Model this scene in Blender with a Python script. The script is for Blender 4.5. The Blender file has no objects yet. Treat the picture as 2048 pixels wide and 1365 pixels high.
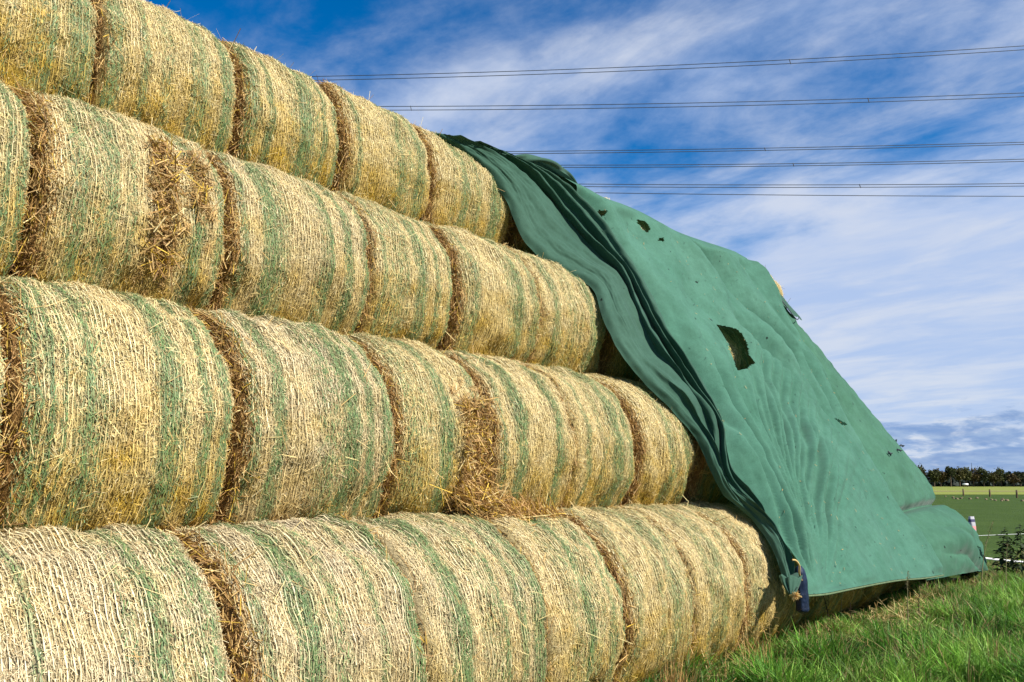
import bpy, math, random
import numpy as np
from mathutils import Vector, Matrix, Euler

SC = bpy.context.scene
COL = SC.collection
rng = np.random.default_rng(7)
random.seed(7)

# ------------------------------------------------------------------ camera, sky, sun, exposure
CAM_H = 1.686
ROW_AZ = math.radians(38.8231)          # azimuth of the bale rows, clockwise from +Y
cam_d = bpy.data.cameras.new('camera')
cam = bpy.data.objects.new('camera', cam_d)
COL.objects.link(cam)
cam.location = (0, 0, CAM_H)
cam.rotation_euler = (math.radians(90 + 9.4285), 0, 0)
cam_d.sensor_width = 36.0
cam_d.lens = 1693.478 / 2048 * 36.0
cam_d.clip_end = 6000
cam_d.clip_start = 0.05
SC.camera = cam

SUN_EL, SUN_AZ = math.radians(40), math.radians(123)      # azimuth clockwise from +Y
world = bpy.data.worlds.new('World')
SC.world = world
world.use_nodes = True


def build_world():
    nt = world.node_tree
    N, L = nt.nodes, nt.links
    N.clear()

    def nd(t, **kw):
        n = N.new(t)
        for k, v in kw.items():
            setattr(n, k, v)
        return n

    def val(sock, v):
        if isinstance(v, (int, float)):
            sock.default_value = v
        elif isinstance(v, tuple):
            sock.default_value = v
        else:
            L.new(v, sock)

    def m(op, a, b=0.0, c=0.0):
        n = nd('ShaderNodeMath', operation=op)
        val(n.inputs[0], a); val(n.inputs[1], b); val(n.inputs[2], c)
        return n.outputs[0]

    def ss(x, lo, hi):
        n = nd('ShaderNodeMapRange', interpolation_type='SMOOTHSTEP', clamp=True)
        val(n.inputs['Value'], x); val(n.inputs['From Min'], lo); val(n.inputs['From Max'], hi)
        return n.outputs['Result']

    def noise(vec, scale, detail=6, rough=.55, dist=0.0):
        n = nd('ShaderNodeTexNoise', noise_dimensions='3D')
        L.new(vec, n.inputs['Vector'])
        n.inputs['Scale'].default_value = scale
        n.inputs['Detail'].default_value = detail
        n.inputs['Roughness'].default_value = rough
        n.inputs['Distortion'].default_value = dist
        return n.outputs['Fac']

    def comb(x, y, z=0.0):
        n = nd('ShaderNodeCombineXYZ')
        val(n.inputs[0], x); val(n.inputs[1], y); val(n.inputs[2], z)
        return n.outputs[0]

    def mix(f, a, b):
        n = nd('ShaderNodeMix', data_type='RGBA')
        val(n.inputs[0], f); val(n.inputs[6], a); val(n.inputs[7], b)
        return n.outputs[2]

    sky = nd('ShaderNodeTexSky', sky_type='NISHITA', sun_disc=False, sun_elevation=SUN_EL, sun_rotation=SUN_AZ)
    sky.air_density, sky.dust_density, sky.ozone_density = 1.0, 0.3, 3.0
    hsv = nd('ShaderNodeHueSaturation')
    hsv.inputs['Hue'].default_value = .505
    hsv.inputs['Saturation'].default_value = 1.5
    hsv.inputs['Value'].default_value = 1.0
    L.new(sky.outputs[0], hsv.inputs['Color'])

    tc = nd('ShaderNodeTexCoord')
    sep = nd('ShaderNodeSeparateXYZ')
    L.new(tc.outputs['Generated'], sep.inputs[0])
    X, Y, Z = sep.outputs
    zc = m('ADD', m('MAXIMUM', Z, 0.0), 0.10)
    px, py = m('DIVIDE', m('MULTIPLY', X, -1.0), zc), m('DIVIDE', Y, zc)
    # cirrus sheet: streaks lie along one wind direction
    a = math.radians(SKY_WIND)
    ca, sa = math.cos(a), math.sin(a)
    qx = m('ADD', m('MULTIPLY', px, ca), m('MULTIPLY', py, sa))
    qy = m('ADD', m('MULTIPLY', px, -sa), m('MULTIPLY', py, ca))
    v1 = comb(m('MULTIPLY', qx, .75), m('MULTIPLY', qy, 1.1), SKY_SEED)
    n1 = noise(v1, .95, 8, .52, .25)
    v2 = comb(m('MULTIPLY', qx, .8), m('MULTIPLY', qy, 1.5), SKY_SEED + 5)
    n2 = noise(v2, 1.9, 8, .58, .3)
    n3 = noise(comb(px, py, 2.0), 9.0, 6, .65, .3)
    base = m('ADD', m('ADD', m('MULTIPLY', n1, .62), m('MULTIPLY', n2, .30)), m('MULTIPLY', n3, .10))
    # more veil towards the horizon
    base = m('ADD', base, m('MULTIPLY', ss(Z, .50, .10), .33))
    cf = m('MULTIPLY', ss(base, .46, .68), .93)
    cloud = mix(ss(n2, .35, .7), (3.3, 4.2, 6.1, 1), (4.8, 5.2, 6.1, 1))
    c1 = mix(cf, hsv.outputs[0], cloud)
    # low cumulus bank over the horizon
    az = m('ARCTAN2', X, Y)
    v3 = comb(m('MULTIPLY', az, 3.0), m('MULTIPLY', Z, 9.0), 3.3)
    b1 = noise(v3, 5.5, 8, .6, .2)
    top = m('ADD', .055, m('MULTIPLY', m('SUBTRACT', b1, .5), .20))
    bank = m('MULTIPLY', ss(m('SUBTRACT', top, Z), -.016, .022), .80)
    b2 = noise(comb(m('MULTIPLY', az, 4.0), m('MULTIPLY', Z, 16.0), 9.0), 5.0, 6, .6, .2)
    rim = ss(m('SUBTRACT', top, Z), .012, -.004)
    bankc = mix(ss(b2, .36, .66), (1.15, 2.15, 4.3, 1), (2.5, 3.5, 5.2, 1))
    bankc = mix(m('MULTIPLY', rim, ss(b2, .45, .6)), bankc, (5.4, 5.6, 6.0, 1))
    c2 = mix(bank, c1, bankc)
    bg = nd('ShaderNodeBackground')
    L.new(c2, bg.inputs['Color'])
    bg.inputs['Strength'].default_value = .080
    out = nd('ShaderNodeOutputWorld')
    L.new(bg.outputs[0], out.inputs[0])


SKY_WIND, SKY_SEED = 50.0, 30.0
build_world()

sun_d = bpy.data.lights.new('sun', 'SUN')
sun_d.energy = 4.6
sun_d.angle = math.radians(.53)
sun_d.color = (1.0, .95, .86)
sun = bpy.data.objects.new('sun', sun_d)
COL.objects.link(sun)
sd = Vector((math.sin(SUN_AZ) * math.cos(SUN_EL), math.cos(SUN_AZ) * math.cos(SUN_EL), math.sin(SUN_EL)))
sun.rotation_euler = sd.to_track_quat('Z', 'Y').to_euler()

SC.view_settings.view_transform = 'Standard'
SC.view_settings.look = 'None'
SC.view_settings.gamma = 1.0
SC.view_settings.exposure = 0.82
SC.view_settings.use_curve_mapping = False
SC.render.engine = 'CYCLES'
SC.cycles.max_bounces = 6
SC.cycles.diffuse_bounces = 3

# ------------------------------------------------------------------ helpers
ROW_ROT = math.pi / 2 - ROW_AZ                     # rotation that turns local +X into the row direction
U = np.array([math.sin(ROW_AZ), math.cos(ROW_AZ), 0.0])
NV = np.array([-math.cos(ROW_AZ), math.sin(ROW_AZ), 0.0])


def stackpos(s, a, z):
    """row frame (s along the row, a away from the camera, z up) -> world"""
    p = U * s + NV * a
    return (float(p[0]), float(p[1]), float(z))


def mesh_np(name, V, F, mat, parent=None, C=None, smooth=False):
    """V (n,3), F (m,3|4) -> one mesh object; C (n,3) vertex colours"""
    V = np.asarray(V, np.float32).reshape(-1, 3)
    F = np.asarray(F, np.int32)
    k = F.shape[1]
    me = bpy.data.meshes.new(name)
    me.vertices.add(len(V)); me.vertices.foreach_set('co', V.ravel())
    me.loops.add(F.size); me.loops.foreach_set('vertex_index', F.ravel())
    me.polygons.add(len(F))
    me.polygons.foreach_set('loop_start', np.arange(0, F.size, k, dtype=np.int32))
    me.polygons.foreach_set('loop_total', np.full(len(F), k, np.int32))
    if smooth:
        me.polygons.foreach_set('use_smooth', np.ones(len(F), bool))
    if C is not None:
        at = me.color_attributes.new('tint', 'FLOAT_COLOR', 'POINT')
        C4 = np.ones((len(V), 4), np.float32); C4[:, :3] = C
        at.data.foreach_set('color', C4.ravel())
    me.update(calc_edges=True)
    me.materials.append(mat)
    o = bpy.data.objects.new(name, me)
    COL.objects.link(o)
    if parent is not None:
        o.parent = parent
    return o


def tag(o, label=None, cat=None, group=None, kind=None):
    if label: o['label'] = label
    if cat: o['category'] = cat
    if group: o['group'] = group
    if kind: o['kind'] = kind
    return o


def empty(name, loc, rz=0.0):
    o = bpy.data.objects.new(name, None)
    COL.objects.link(o)
    o.location = loc
    o.rotation_euler = (0, 0, rz)
    o.empty_display_size = .2
    return o


def grid_faces(nu, nv, wrap_u=False):
    """vertex (i,j) at j*nu+i"""
    iu = np.arange(nu if wrap_u else nu - 1); jv = np.arange(nv - 1)
    I, J = np.meshgrid(iu, jv)
    I2 = (I + 1) % nu
    return np.stack([J * nu + I, J * nu + I2, (J + 1) * nu + I2, (J + 1) * nu + I], -1).reshape(-1, 4)


def tube(pts, r, n=6):
    """tube round a polyline -> V, F"""
    P = np.asarray(pts, float)
    rr = np.broadcast_to(np.asarray(r, float), (len(P),))
    T = np.gradient(P, axis=0); T /= np.linalg.norm(T, axis=1)[:, None] + 1e-9
    ref = np.array([0, 0, 1.0]) if abs(T[:, 2]).mean() < .8 else np.array([1.0, 0, 0])
    A = np.cross(T, ref); A /= np.linalg.norm(A, axis=1)[:, None] + 1e-9
    B = np.cross(T, A)
    th = np.linspace(0, 2 * np.pi, n, endpoint=False)
    V = P[:, None] + rr[:, None, None] * (np.cos(th)[None, :, None] * A[:, None] + np.sin(th)[None, :, None] * B[:, None])
    return V.reshape(-1, 3), grid_faces(n, len(P), True)


def join(parts):
    Vs, Fs, Cs, off = [], [], [], 0
    for p in parts:
        Vs.append(np.asarray(p[0]).reshape(-1, 3)); Fs.append(np.asarray(p[1]) + off)
        if len(p) > 2:
            Cs.append(np.broadcast_to(p[2], Vs[-1].shape))
        off += len(Vs[-1])
    return np.concatenate(Vs), np.concatenate(Fs), (np.concatenate(Cs) if Cs else None)


def box(c, d):
    c, d = np.array(c, float), np.array(d, float) / 2
    s = np.array([[-1, -1, -1], [1, -1, -1], [1, 1, -1], [-1, 1, -1], [-1, -1, 1], [1, -1, 1], [1, 1, 1], [-1, 1, 1]])
    F = np.array([[0, 3, 2, 1], [4, 5, 6, 7], [0, 1, 5, 4], [1, 2, 6, 5], [2, 3, 7, 6], [3, 0, 4, 7]])
    return c + s * d, F


class Noise2:
    """smooth random field: sum of sines"""
    def __init__(self, seed, scale, n=14):
        r = np.random.default_rng(seed)
        ang = r.uniform(0, 2 * np.pi, n)
        k = r.uniform(.5, 2.0, n) / scale
        self.kx, self.ky, self.ph = k * np.cos(ang) * 2 * np.pi, k * np.sin(ang) * 2 * np.pi, r.uniform(0, 6.28, n)
        self.w = 1 / np.sqrt(n / 2)

    def __call__(self, x, y):
        x, y = np.asarray(x, float), np.asarray(y, float)
        o = np.zeros(np.broadcast(x, y).shape)
        for a, b, p in zip(self.kx, self.ky, self.ph):
            o += np.sin(a * x + b * y + p)
        return o * self.w


def spline(P, t):
    """Catmull-Rom through P at t in 0..1 (uniform knots)"""
    P = np.asarray(P, float); n = len(P)
    x = np.clip(np.asarray(t) * (n - 1), 0, n - 1 - 1e-6); i = x.astype(int); f = (x - i)[:, None]
    g = lambda j: P[np.clip(j, 0, n - 1)]
    p0, p1, p2, p3 = g(i - 1), g(i), g(i + 1), g(i + 2)
    return .5 * (2 * p1 + (p2 - p0) * f + (2 * p0 - 5 * p1 + 4 * p2 - p3) * f ** 2 + (3 * p1 - p0 - 3 * p2 + p3) * f ** 3)


def sstep(x, a, b):
    t = np.clip((x - a) / (b - a), 0, 1)
    return t * t * (3 - 2 * t)


# ------------------------------------------------------------------ materials
def new_mat(name):
    mt = bpy.data.materials.new(name); mt.use_nodes = True
    nt = mt.node_tree
    return mt, nt, nt.nodes, nt.links, nt.nodes['Principled BSDF']


def tinted(name, rough=.7, nscale=60, namp=.35, bump=0.0, bscale=200, transl=0.0, spec=.25):
    """vertex tint multiplied by fine grain"""
    mt, nt, N, L, b = new_mat(name)
    at = N.new('ShaderNodeVertexColor'); at.layer_name = 'tint'
    tc = N.new('ShaderNodeTexCoord')
    no = N.new('ShaderNodeTexNoise'); no.inputs['Scale'].default_value = nscale; no.inputs['Detail'].default_value = 4
    L.new(tc.outputs['Object'], no.inputs['Vector'])
    mr = N.new('ShaderNodeMapRange'); mr.inputs['From Min'].default_value = .3; mr.inputs['From Max'].default_value = .7
    mr.inputs['To Min'].default_value = 1 - namp; mr.inputs['To Max'].default_value = 1 + namp
    L.new(no.outputs['Fac'], mr.inputs['Value'])
    mx = N.new('ShaderNodeVectorMath'); mx.operation = 'SCALE'
    L.new(at.outputs['Color'], mx.inputs[0]); L.new(mr.outputs[0], mx.inputs['Scale'])
    L.new(mx.outputs[0], b.inputs['Base Color'])
    b.inputs['Roughness'].default_value = rough
    b.inputs['Specular IOR Level'].default_value = spec
    if bump:
        n2 = N.new('ShaderNodeTexNoise'); n2.inputs['Scale'].default_value = bscale; n2.inputs['Detail'].default_value = 5
        L.new(tc.outputs['Object'], n2.inputs['Vector'])
        bp = N.new('ShaderNodeBump'); bp.inputs['Strength'].default_value = bump; bp.inputs['Distance'].default_value = .02
        L.new(n2.outputs['Fac'], bp.inputs['Height']); L.new(bp.outputs[0], b.inputs['Normal'])
    if transl:
        tr = N.new('ShaderNodeBsdfTranslucent'); L.new(mx.outputs[0], tr.inputs['Color'])
        ms = N.new('ShaderNodeMixShader'); ms.inputs[0].default_value = transl
        L.new(b.outputs[0], ms.inputs[1]); L.new(tr.outputs[0], ms.inputs[2])
        L.new(ms.outputs[0], N['Material Output'].inputs['Surface'])
    return mt


def plain(name, col, rough=.6, nscale=20, namp=.2, bump=0.0, bscale=60, metal=0.0):
    mt, nt, N, L, b = new_mat(name)
    tc = N.new('ShaderNodeTexCoord')
    no = N.new('ShaderNodeTexNoise'); no.inputs['Scale'].default_value = nscale; no.inputs['Detail'].default_value = 5
    L.new(tc.outputs['Object'], no.inputs['Vector'])
    cr = N.new('ShaderNodeValToRGB')
    cr.color_ramp.elements[0].position, cr.color_ramp.elements[1].position = .3, .7
    cr.color_ramp.elements[0].color = tuple(c * (1 - namp) for c in col) + (1,)
    cr.color_ramp.elements[1].color = tuple(min(1, c * (1 + namp)) for c in col) + (1,)
    L.new(no.outputs['Fac'], cr.inputs[0]); L.new(cr.outputs[0], b.inputs['Base Color'])
    b.inputs['Roughness'].default_value = rough
    b.inputs['Metallic'].default_value = metal
    b.inputs['Specular IOR Level'].default_value = .25
    if bump:
        n2 = N.new('ShaderNodeTexNoise'); n2.inputs['Scale'].default_value = bscale; n2.inputs['Detail'].default_value = 4
        L.new(tc.outputs['Object'], n2.inputs['Vector'])
        bp = N.new('ShaderNodeBump'); bp.inputs['Strength'].default_value = bump; bp.inputs['Distance'].default_value = .02
        L.new(n2.outputs['Fac'], bp.inputs['Height']); L.new(bp.outputs[0], b.inputs['Normal'])
    return mt


M_CORE = tinted('packed_straw', .85, 55, .45, .9, 160, spec=.1)
M_STRAW = tinted('straw_stalks', .6, 30, .25, transl=.12, spec=.3)
M_NET = tinted('net_twine', .5, 40, .2, spec=.35)
M_GRASS = tinted('grass_blades', .55, 6, .25, transl=.32, spec=.3)
M_LEAF = tinted('tree_leaves', .7, .6, .3, transl=.2, spec=.2)
M_BARK = plain('bark', (.09, .065, .045), .9, 3, .3)
M_WIRE = plain('cable_metal', (.05, .055, .065), .5)
M_WHITE = plain('white_plastic', (.75, .75, .76), .5, 8, .06)
M_POST = plain('post_wood', (.12, .085, .05), .9, 8, .3)
M_CLOD = plain('pale_clod', (.17, .135, .08), .9, 9, .5)
M_TWINE = plain('twine', (.52, .36, .14), .8, 80, .3)
M_NAVY = plain('navy_plastic', (.009, .017, .040), .45, 14, .35, .4, 30)
M_WEED = tinted('weed_leaves', .7, 12, .3, transl=.15)


def fabric(name, col, col2):
    mt, nt, N, L, b = new_mat(name)
    tc = N.new('ShaderNodeTexCoord')
    def nz(scale, det=5, rough=.55):
        n = N.new('ShaderNodeTexNoise'); n.inputs['Scale'].default_value = scale; n.inputs['Detail'].default_value = det
        n.inputs['Roughness'].default_value = rough
        L.new(tc.outputs['Object'], n.inputs['Vector']); return n.outputs['Fac']
    def ramp(f, p0, p1, c0, c1):
        r = N.new('ShaderNodeValToRGB'); e = r.color_ramp.elements
        e[0].position, e[1].position, e[0].color, e[1].color = p0, p1, c0, c1
        L.new(f, r.inputs[0]); return r.outputs[0]
    def mul(a, bb):
        n = N.new('ShaderNodeMix'); n.data_type = 'RGBA'; n.blend_type = 'MULTIPLY'; n.inputs[0].default_value = 1
        L.new(a, n.inputs[6]); L.new(bb, n.inputs[7]); return n.outputs[2]
    c = ramp(nz(.9, 6), .35, .68, col + (1,), col2 + (1,))
    c = mul(c, ramp(nz(26, 4, .7), .3, .7, (.92, .92, .92, 1), (1.07, 1.07, 1.07, 1)))
    c = mul(c, ramp(nz(140, 2), .35, .65, (.87, .87, .87, 1), (1.10, 1.10, 1.10, 1)))
    c = mul(c, ramp(nz(2.6, 7, .68), .36, .60, (.80, .83, .80, 1), (1.06, 1.05, 1.05, 1)))
    # scattered dark snags and specks
    c = mul(c, ramp(nz(7.5, 2, .5), .245, .262, (.10, .13, .12, 1), (1, 1, 1, 1)))
    L.new(c, b.inputs['Base Color'])
    b.inputs['Roughness'].default_value = .8
    b.inputs['Specular IOR Level'].default_value = .15
    b.inputs['Sheen Weight'].default_value = .12
    bp = N.new('ShaderNodeBump'); bp.inputs['Strength'].default_value = .25; bp.inputs['Distance'].default_value = .004
    L.new(nz(120, 3), bp.inputs['Height']); L.new(bp.outputs[0], b.inputs['Normal'])
    tr = N.new('ShaderNodeBsdfTranslucent'); L.new(c, tr.inputs['Color'])
    ms = N.new('ShaderNodeMixShader'); ms.inputs[0].default_value = .22
    L.new(b.outputs[0], ms.inputs[1]); L.new(tr.outputs[0], ms.inputs[2])
    L.new(ms.outputs[0], N['Material Output'].inputs['Surface'])
    return mt


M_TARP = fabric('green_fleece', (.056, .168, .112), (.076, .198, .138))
M_TARP_BACK_SHADED = fabric('green_fleece_reverse_shaded', (.038, .102, .068), (.054, .127, .088))  # dull reverse side, toned darker still for shade on the turned folds
M_TARP_END_SHADED = fabric('green_fleece_end_shaded', (.047, .146, .088), (.063, .172, .108))  # same sheet as the front; shade of the turned end put into the colour

# ------------------------------------------------------------------ ground
def pasture_mat(name, c0, c1, c2, sc):
    mt, nt, N, L, b = new_mat(name)
    tc = N.new('ShaderNodeTexCoord')
    def nz(scale, det=6):
        n = N.new('ShaderNodeTexNoise'); n.inputs['Scale'].default_value = scale; n.inputs['Detail'].default_value = det
        L.new(tc.outputs['Object'], n.inputs['Vector']); return n.outputs['Fac']
    r = N.new('ShaderNodeValToRGB'); e = r.color_ramp.elements
    e[0].position, e[0].color = .32, c0 + (1,); e[1].position, e[1].color = .7, c2 + (1,)
    k = r.color_ramp.elements.new(.5); k.color = c1 + (1,)
    mx = N.new('ShaderNodeMath'); mx.operation = 'MULTIPLY_ADD'; mx.inputs[1].default_value = .55
    L.new(nz(sc * 14), mx.inputs[0])
    m2 = N.new('ShaderNodeMath'); m2.operation = 'MULTIPLY'; m2.inputs[1].default_value = .45
    L.new(nz(sc), m2.inputs[0]); L.new(m2.outputs[0], mx.inputs[2])
    L.new(mx.outputs[0], r.inputs[0]); L.new(r.outputs[0], b.inputs['Base Color'])
    b.inputs['Roughness'].default_value = .9; b.inputs['Specular IOR Level'].default_value = .1
    bp = N.new('ShaderNodeBump'); bp.inputs['Strength'].default_value = .8; bp.inputs['Distance'].default_value = .08
    L.new(nz(sc * 40), bp.inputs['Height']); L.new(bp.outputs[0], b.inputs['Normal'])
    return mt


M_PASTURE = pasture_mat('pasture_grass', (.034, .062, .010), (.048, .084, .013), (.072, .112, .020), .35)
M_FAR = pasture_mat('mown_field', (.16, .19, .035), (.21, .24, .045), (.25, .24, .07), .08)
M_DIRT = pasture_mat('bare_strip', (.22, .17, .09), (.27, .21, .11), (.30, .25, .13), .2)

gn = Noise2(3, 2.4)


def ground_h(x, y):
    near = np.exp(-((np.hypot(x, y) - 12) / 16) ** 2)
    return .035 * gn(x, y) * near


gx = np.concatenate([[-3000, -800, -200, -60, -25], np.linspace(-12, 32, 90), [45, 80, 160, 400, 1000, 3000]])
gy = np.concatenate([[-600, -100, -20], np.linspace(-4, 34, 80), [45, 70, 100, 160, 300, 800, 2500, 5000]])
GX, GY = np.meshgrid(gx, gy)
V = np.stack([GX, GY, ground_h(GX, GY)], -1).reshape(-1, 3)
o = mesh_np('pasture', V, grid_faces(len(gx), len(gy)), M_PASTURE, smooth=True)
tag(o, kind='structure')


def strip(name, pts, mat, z):
    P = [(x, y, z) for x, y in pts]
    o = mesh_np(name, P, [[0, 1, 2, 3]], mat)
    return tag(o, kind='structure')


strip('mown_field', [(-600, 118), (900, 104), (900, 900), (-600, 900)], M_FAR, .03)
strip('dirt_track', [(-600, 152), (900, 138), (900, 147), (-600, 161)], M_DIRT, .05)

# ------------------------------------------------------------------ bales
R0 = .775
AX = {1: (4.08, .687), 2: (4.73, 1.957), 3: (5.38, 3.228), 4: (6.088, 4.491)}
PALE = np.array([.76, .60, .27]); WHITE = np.array([.82, .74, .50]); GOLD = np.array([.64, .42, .055])
BROWN = np.array([.36, .20, .066]); TAN = np.array([.56, .36, .13])
NETG = np.array([.088, .168, .050]); OLIVE = np.array([.30, .33, .15]); GREY = np.array([.64, .53, .37])
TH_LO, TH_HI = math.radians(-72), math.radians(128)


def quads(P, D, S, ln, wd, lift, r):
    """straw pieces: centre P, direction D, side S, length, width; each end lifted by lift (n,2) along N implied in r"""
    n = len(P)
    h = (D * (ln / 2)[:, None]); w = (S * (wd / 2)[:, None])
    V = np.empty((n, 4, 3))
    V[:, 0] = P - h - w + lift[0]; V[:, 1] = P - h + w + lift[0]
    V[:, 2] = P + h + w + lift[1]; V[:, 3] = P + h - w + lift[1]
    F = np.arange(n * 4).reshape(n, 4)
    return V.reshape(-1, 3), F


def bale(row, s0, s1, bands, label, seed, dens=1.0, grey=0.0, pale=0.5, tears=(), group='round straw bales stacked in four rows',
         far_fringe=False, dz=0.0, rs=1.0, low=False, shag=1.0, da=0.0, ends=(.085, .085), run=None):
    r = np.random.default_rng(seed)
    a, z = AX[row]
    rr0 = np.random.default_rng(seed if run is None else 5000 + run)
    a += rr0.normal(0, .014) + da; z += dz
    s0, s1 = s0 + (.012 if ends[0] > .03 else .002), s1 - (.012 if ends[1] > .03 else .002)
    Lb = s1 - s0
    R = R0 * rs * (1 + rr0.normal(0, .007))
    root = empty('straw_bale', stackpos(s0, a, z - .70), ROW_ROT + r.normal(0, .004))
    tag(root, label, 'straw bale', group)
    OFF = np.array([0, 0, .70])
    n_lo, n_hi = Noise2(seed, .5), Noise2(seed + 99, .14)
    nb = Noise2(seed + 5, .6); nc = Noise2(seed + 17, .35)
    squash = []
    if row > 1: squash.append((math.radians(-62.9), .716))
    if row < 4: squash.append((math.radians(117.1), .716))
    if row == 1: squash.append((math.radians(-90), .687))

    bands = list(bands) + [(s0 + Lb * r.uniform(.08, .92), r.uniform(.03, .11), r.uniform(.25, .5)) for _ in range(3)]

    def rad(t, th):
        sh = np.where(t < Lb / 2, .06 + 1.1 * ends[0], .06 + 1.1 * ends[1])
        x = np.minimum(t, Lb - t)
        k = np.clip((sh - x) / sh, 0, 1)
        rr = R * (1 - .32 * np.where(t < Lb / 2, ends[0], ends[1]) * ((t / Lb - .5) * 2) ** 2) - np.where(t < Lb / 2, ends[0], ends[1]) * (1 - np.sqrt(np.clip(1 - k ** 2, 0, 1)))
        rr = rr + .012 * n_lo(t, th * R) + .003 * n_hi(t, th * R)
        for (t0, s1_, h0, h1, dep) in tears:
            m_ = sstep(t, t0, t0 + .05) * sstep(-t, -s1_, -s1_ + .05) * sstep(th, h0, h0 + .12) * sstep(-th, -h1, -h1 + .12)
            rr = rr - dep * m_
        for tc_, lim in squash:
            c = np.cos(th - tc_)
            rr = np.where(c > .5, np.minimum(rr, lim / np.maximum(c, .5)), rr)
        return rr

    def pos(t, th, dr=0.0):
        rr = rad(t, th) + dr
        return np.stack([t, -rr * np.cos(th), rr * np.sin(th)], -1) + OFF

    def torn(t, th):
        m_ = np.zeros(np.broadcast(t, th).shape)
        for (t0, t1, h0, h1, dep) in tears:
            wob = .05 * nc(t * 2, th * 2)
            m_ = np.maximum(m_, sstep(t + wob, t0, t0 + .04) * sstep(-t + wob, -t1, -t1 + .04) * sstep(th + wob * 3, h0, h0 + .1) * sstep(-th + wob * 3, -h1, -h1 + .1))
        return m_

    def band(t, th):
        g = np.zeros(np.broadcast(t, th).shape)
        tt = t + .005 * nb(t * .3, th * .7)
        for c, w, k in bands:
            g = np.maximum(g, k * (1 - sstep(np.abs(tt - (c - s0)), w * .55, w * 1.20)))
        return g

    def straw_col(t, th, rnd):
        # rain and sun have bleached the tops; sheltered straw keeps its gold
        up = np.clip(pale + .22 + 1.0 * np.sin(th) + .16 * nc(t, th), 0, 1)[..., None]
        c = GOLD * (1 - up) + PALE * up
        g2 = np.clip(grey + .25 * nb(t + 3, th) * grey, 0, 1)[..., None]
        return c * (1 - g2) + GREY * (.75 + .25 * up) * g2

    # --- core body
    nt_, nth = 30, 110
    if low: nt_, nth = 16, 60
    ts = np.concatenate([np.linspace(0, .11, 6), np.linspace(.14, Lb - .14, nt_), np.linspace(Lb - .11, Lb, 6)])
    ths = np.linspace(-math.pi, math.pi, nth, endpoint=False)
    T, TH = np.meshgrid(ts, ths, indexing='ij')
    V = pos(T, TH)
    C = straw_col(T, TH, 0) * .50  # straw tone darkened to stand in for shade between the stalks
    g = band(T, TH)[..., None]
    C = C * (1 - .6 * g) + OLIVE * .45 * .6 * g
    e = (np.clip(((-.015 + .10 * min(shag, .9)) - np.minimum(T, Lb - T + .02)) / .03, 0, 1))[..., None]
    e = np.maximum(e, torn(T, TH)[..., None])
    C = C * (1 - e) + BROWN * .7 * e
    V = V.reshape(-1, 3); C = C.reshape(-1, 3)
    F = grid_faces(nth, len(ts), True)
    # flat ends: rings towards the centre
    Vs, Cs, Fs = [V], [C], [F]
    off = len(V)
    for endi, bulge in ((0, -.015), (len(ts) - 1, .015)):
        ring = V[endi * nth:(endi + 1) * nth]
        ctr = ring.mean(0)
        prev = np.arange(endi * nth, (endi + 1) * nth)
        for q, fr in enumerate((.8, .5, .2, .02)):
            nv = ctr + (ring - ctr) * fr + np.array([bulge * (1 - fr), 0, 0]) + r.normal(0, .006, ring.shape) * [1, 0, 0]
            Vs.append(nv); Cs.append(np.tile(BROWN * .7, (nth, 1)))
            cur = np.arange(off, off + nth); off += nth
            nx = np.roll(np.arange(nth), -1)
            Fs.append(np.stack([prev, prev[nx], cur[nx], cur], -1) if endi else np.stack([prev, cur, cur[nx], prev[nx]], -1))
            prev = cur
    mesh_np('packed_straw', np.concatenate(Vs), np.concatenate(Fs), M_CORE, root, np.concatenate(Cs), smooth=True)
    if low == 2:
        return root

    # --- lying straw
    n = int(25000 * dens)
    big = 1.0 if dens > .9 else 1.3
    t = r.uniform(.03, Lb - .015, n); th = r.uniform(TH_LO, TH_HI, n)
    tr = torn(t, th)
    phi = np.where(r.random(n) < .62, r.normal(0, .36, n), r.uniform(-1.57, 1.57, n))
    phi = np.where(tr > .5, r.uniform(-1.57, 1.57, n), phi)
    ln = r.gamma(4, .0072, n) * big * (1 + .9 * tr); wd = r.uniform(.0016, .0034, n) * big * (1 + .3 * tr)
    Tt = np.stack([np.zeros(n), np.sin(th), np.cos(th)], -1); Tx = np.tile([1.0, 0, 0], (n, 1))
    Nn = np.stack([np.zeros(n), -np.cos(th), np.sin(th)], -1)
    D = Tt * np.cos(phi)[:, None] + Tx * np.sin(phi)[:, None]
    tw = r.normal(0, .45, n)
    S = np.cross(Nn, D); S = S * np.cos(tw)[:, None] + Nn * np.sin(tw)[:, None]
    lift = [Nn * (r.exponential(.004, n) * (1 + 3 * tr))[:, None] for _ in (0, 1)]
    P = pos(t, th, .003)
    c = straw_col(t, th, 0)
    k = r.random(n)
    c = np.where((k < .13)[:, None], c * .40 + BROWN * .60, c)
    c = np.where((k > .86)[:, None], c * .55 + WHITE * .45, c)
    gb = band(t, th)
    pick = r.random(n) < gb * .74
    gc = np.where((r.random(n) < .74)[:, None], OLIVE, NETG * 1.4 + .05)
    c = np.where(pick[:, None], gc, c)
    c = c * (1 - tr[:, None] * .8) + (BROWN * .5 + TAN * .7) * tr[:, None] * .8
    c = c * r.uniform(.50, 1.18, n)[:, None]
    V, F = quads(P, D, S, ln, wd, lift, r)
    o = mesh_np('straw', V, F, M_STRAW, root, np.repeat(np.clip(c, .01, .85), 4, axis=0))
    o['kind'] = 'stuff'

    # --- net: strands round the bale, finer and green inside the bands
    sp = .0225 if dens > .9 else .027
    st = np.arange(.07, Lb - .03, sp); st = st + r.normal(0, .0018, len(st))
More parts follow.
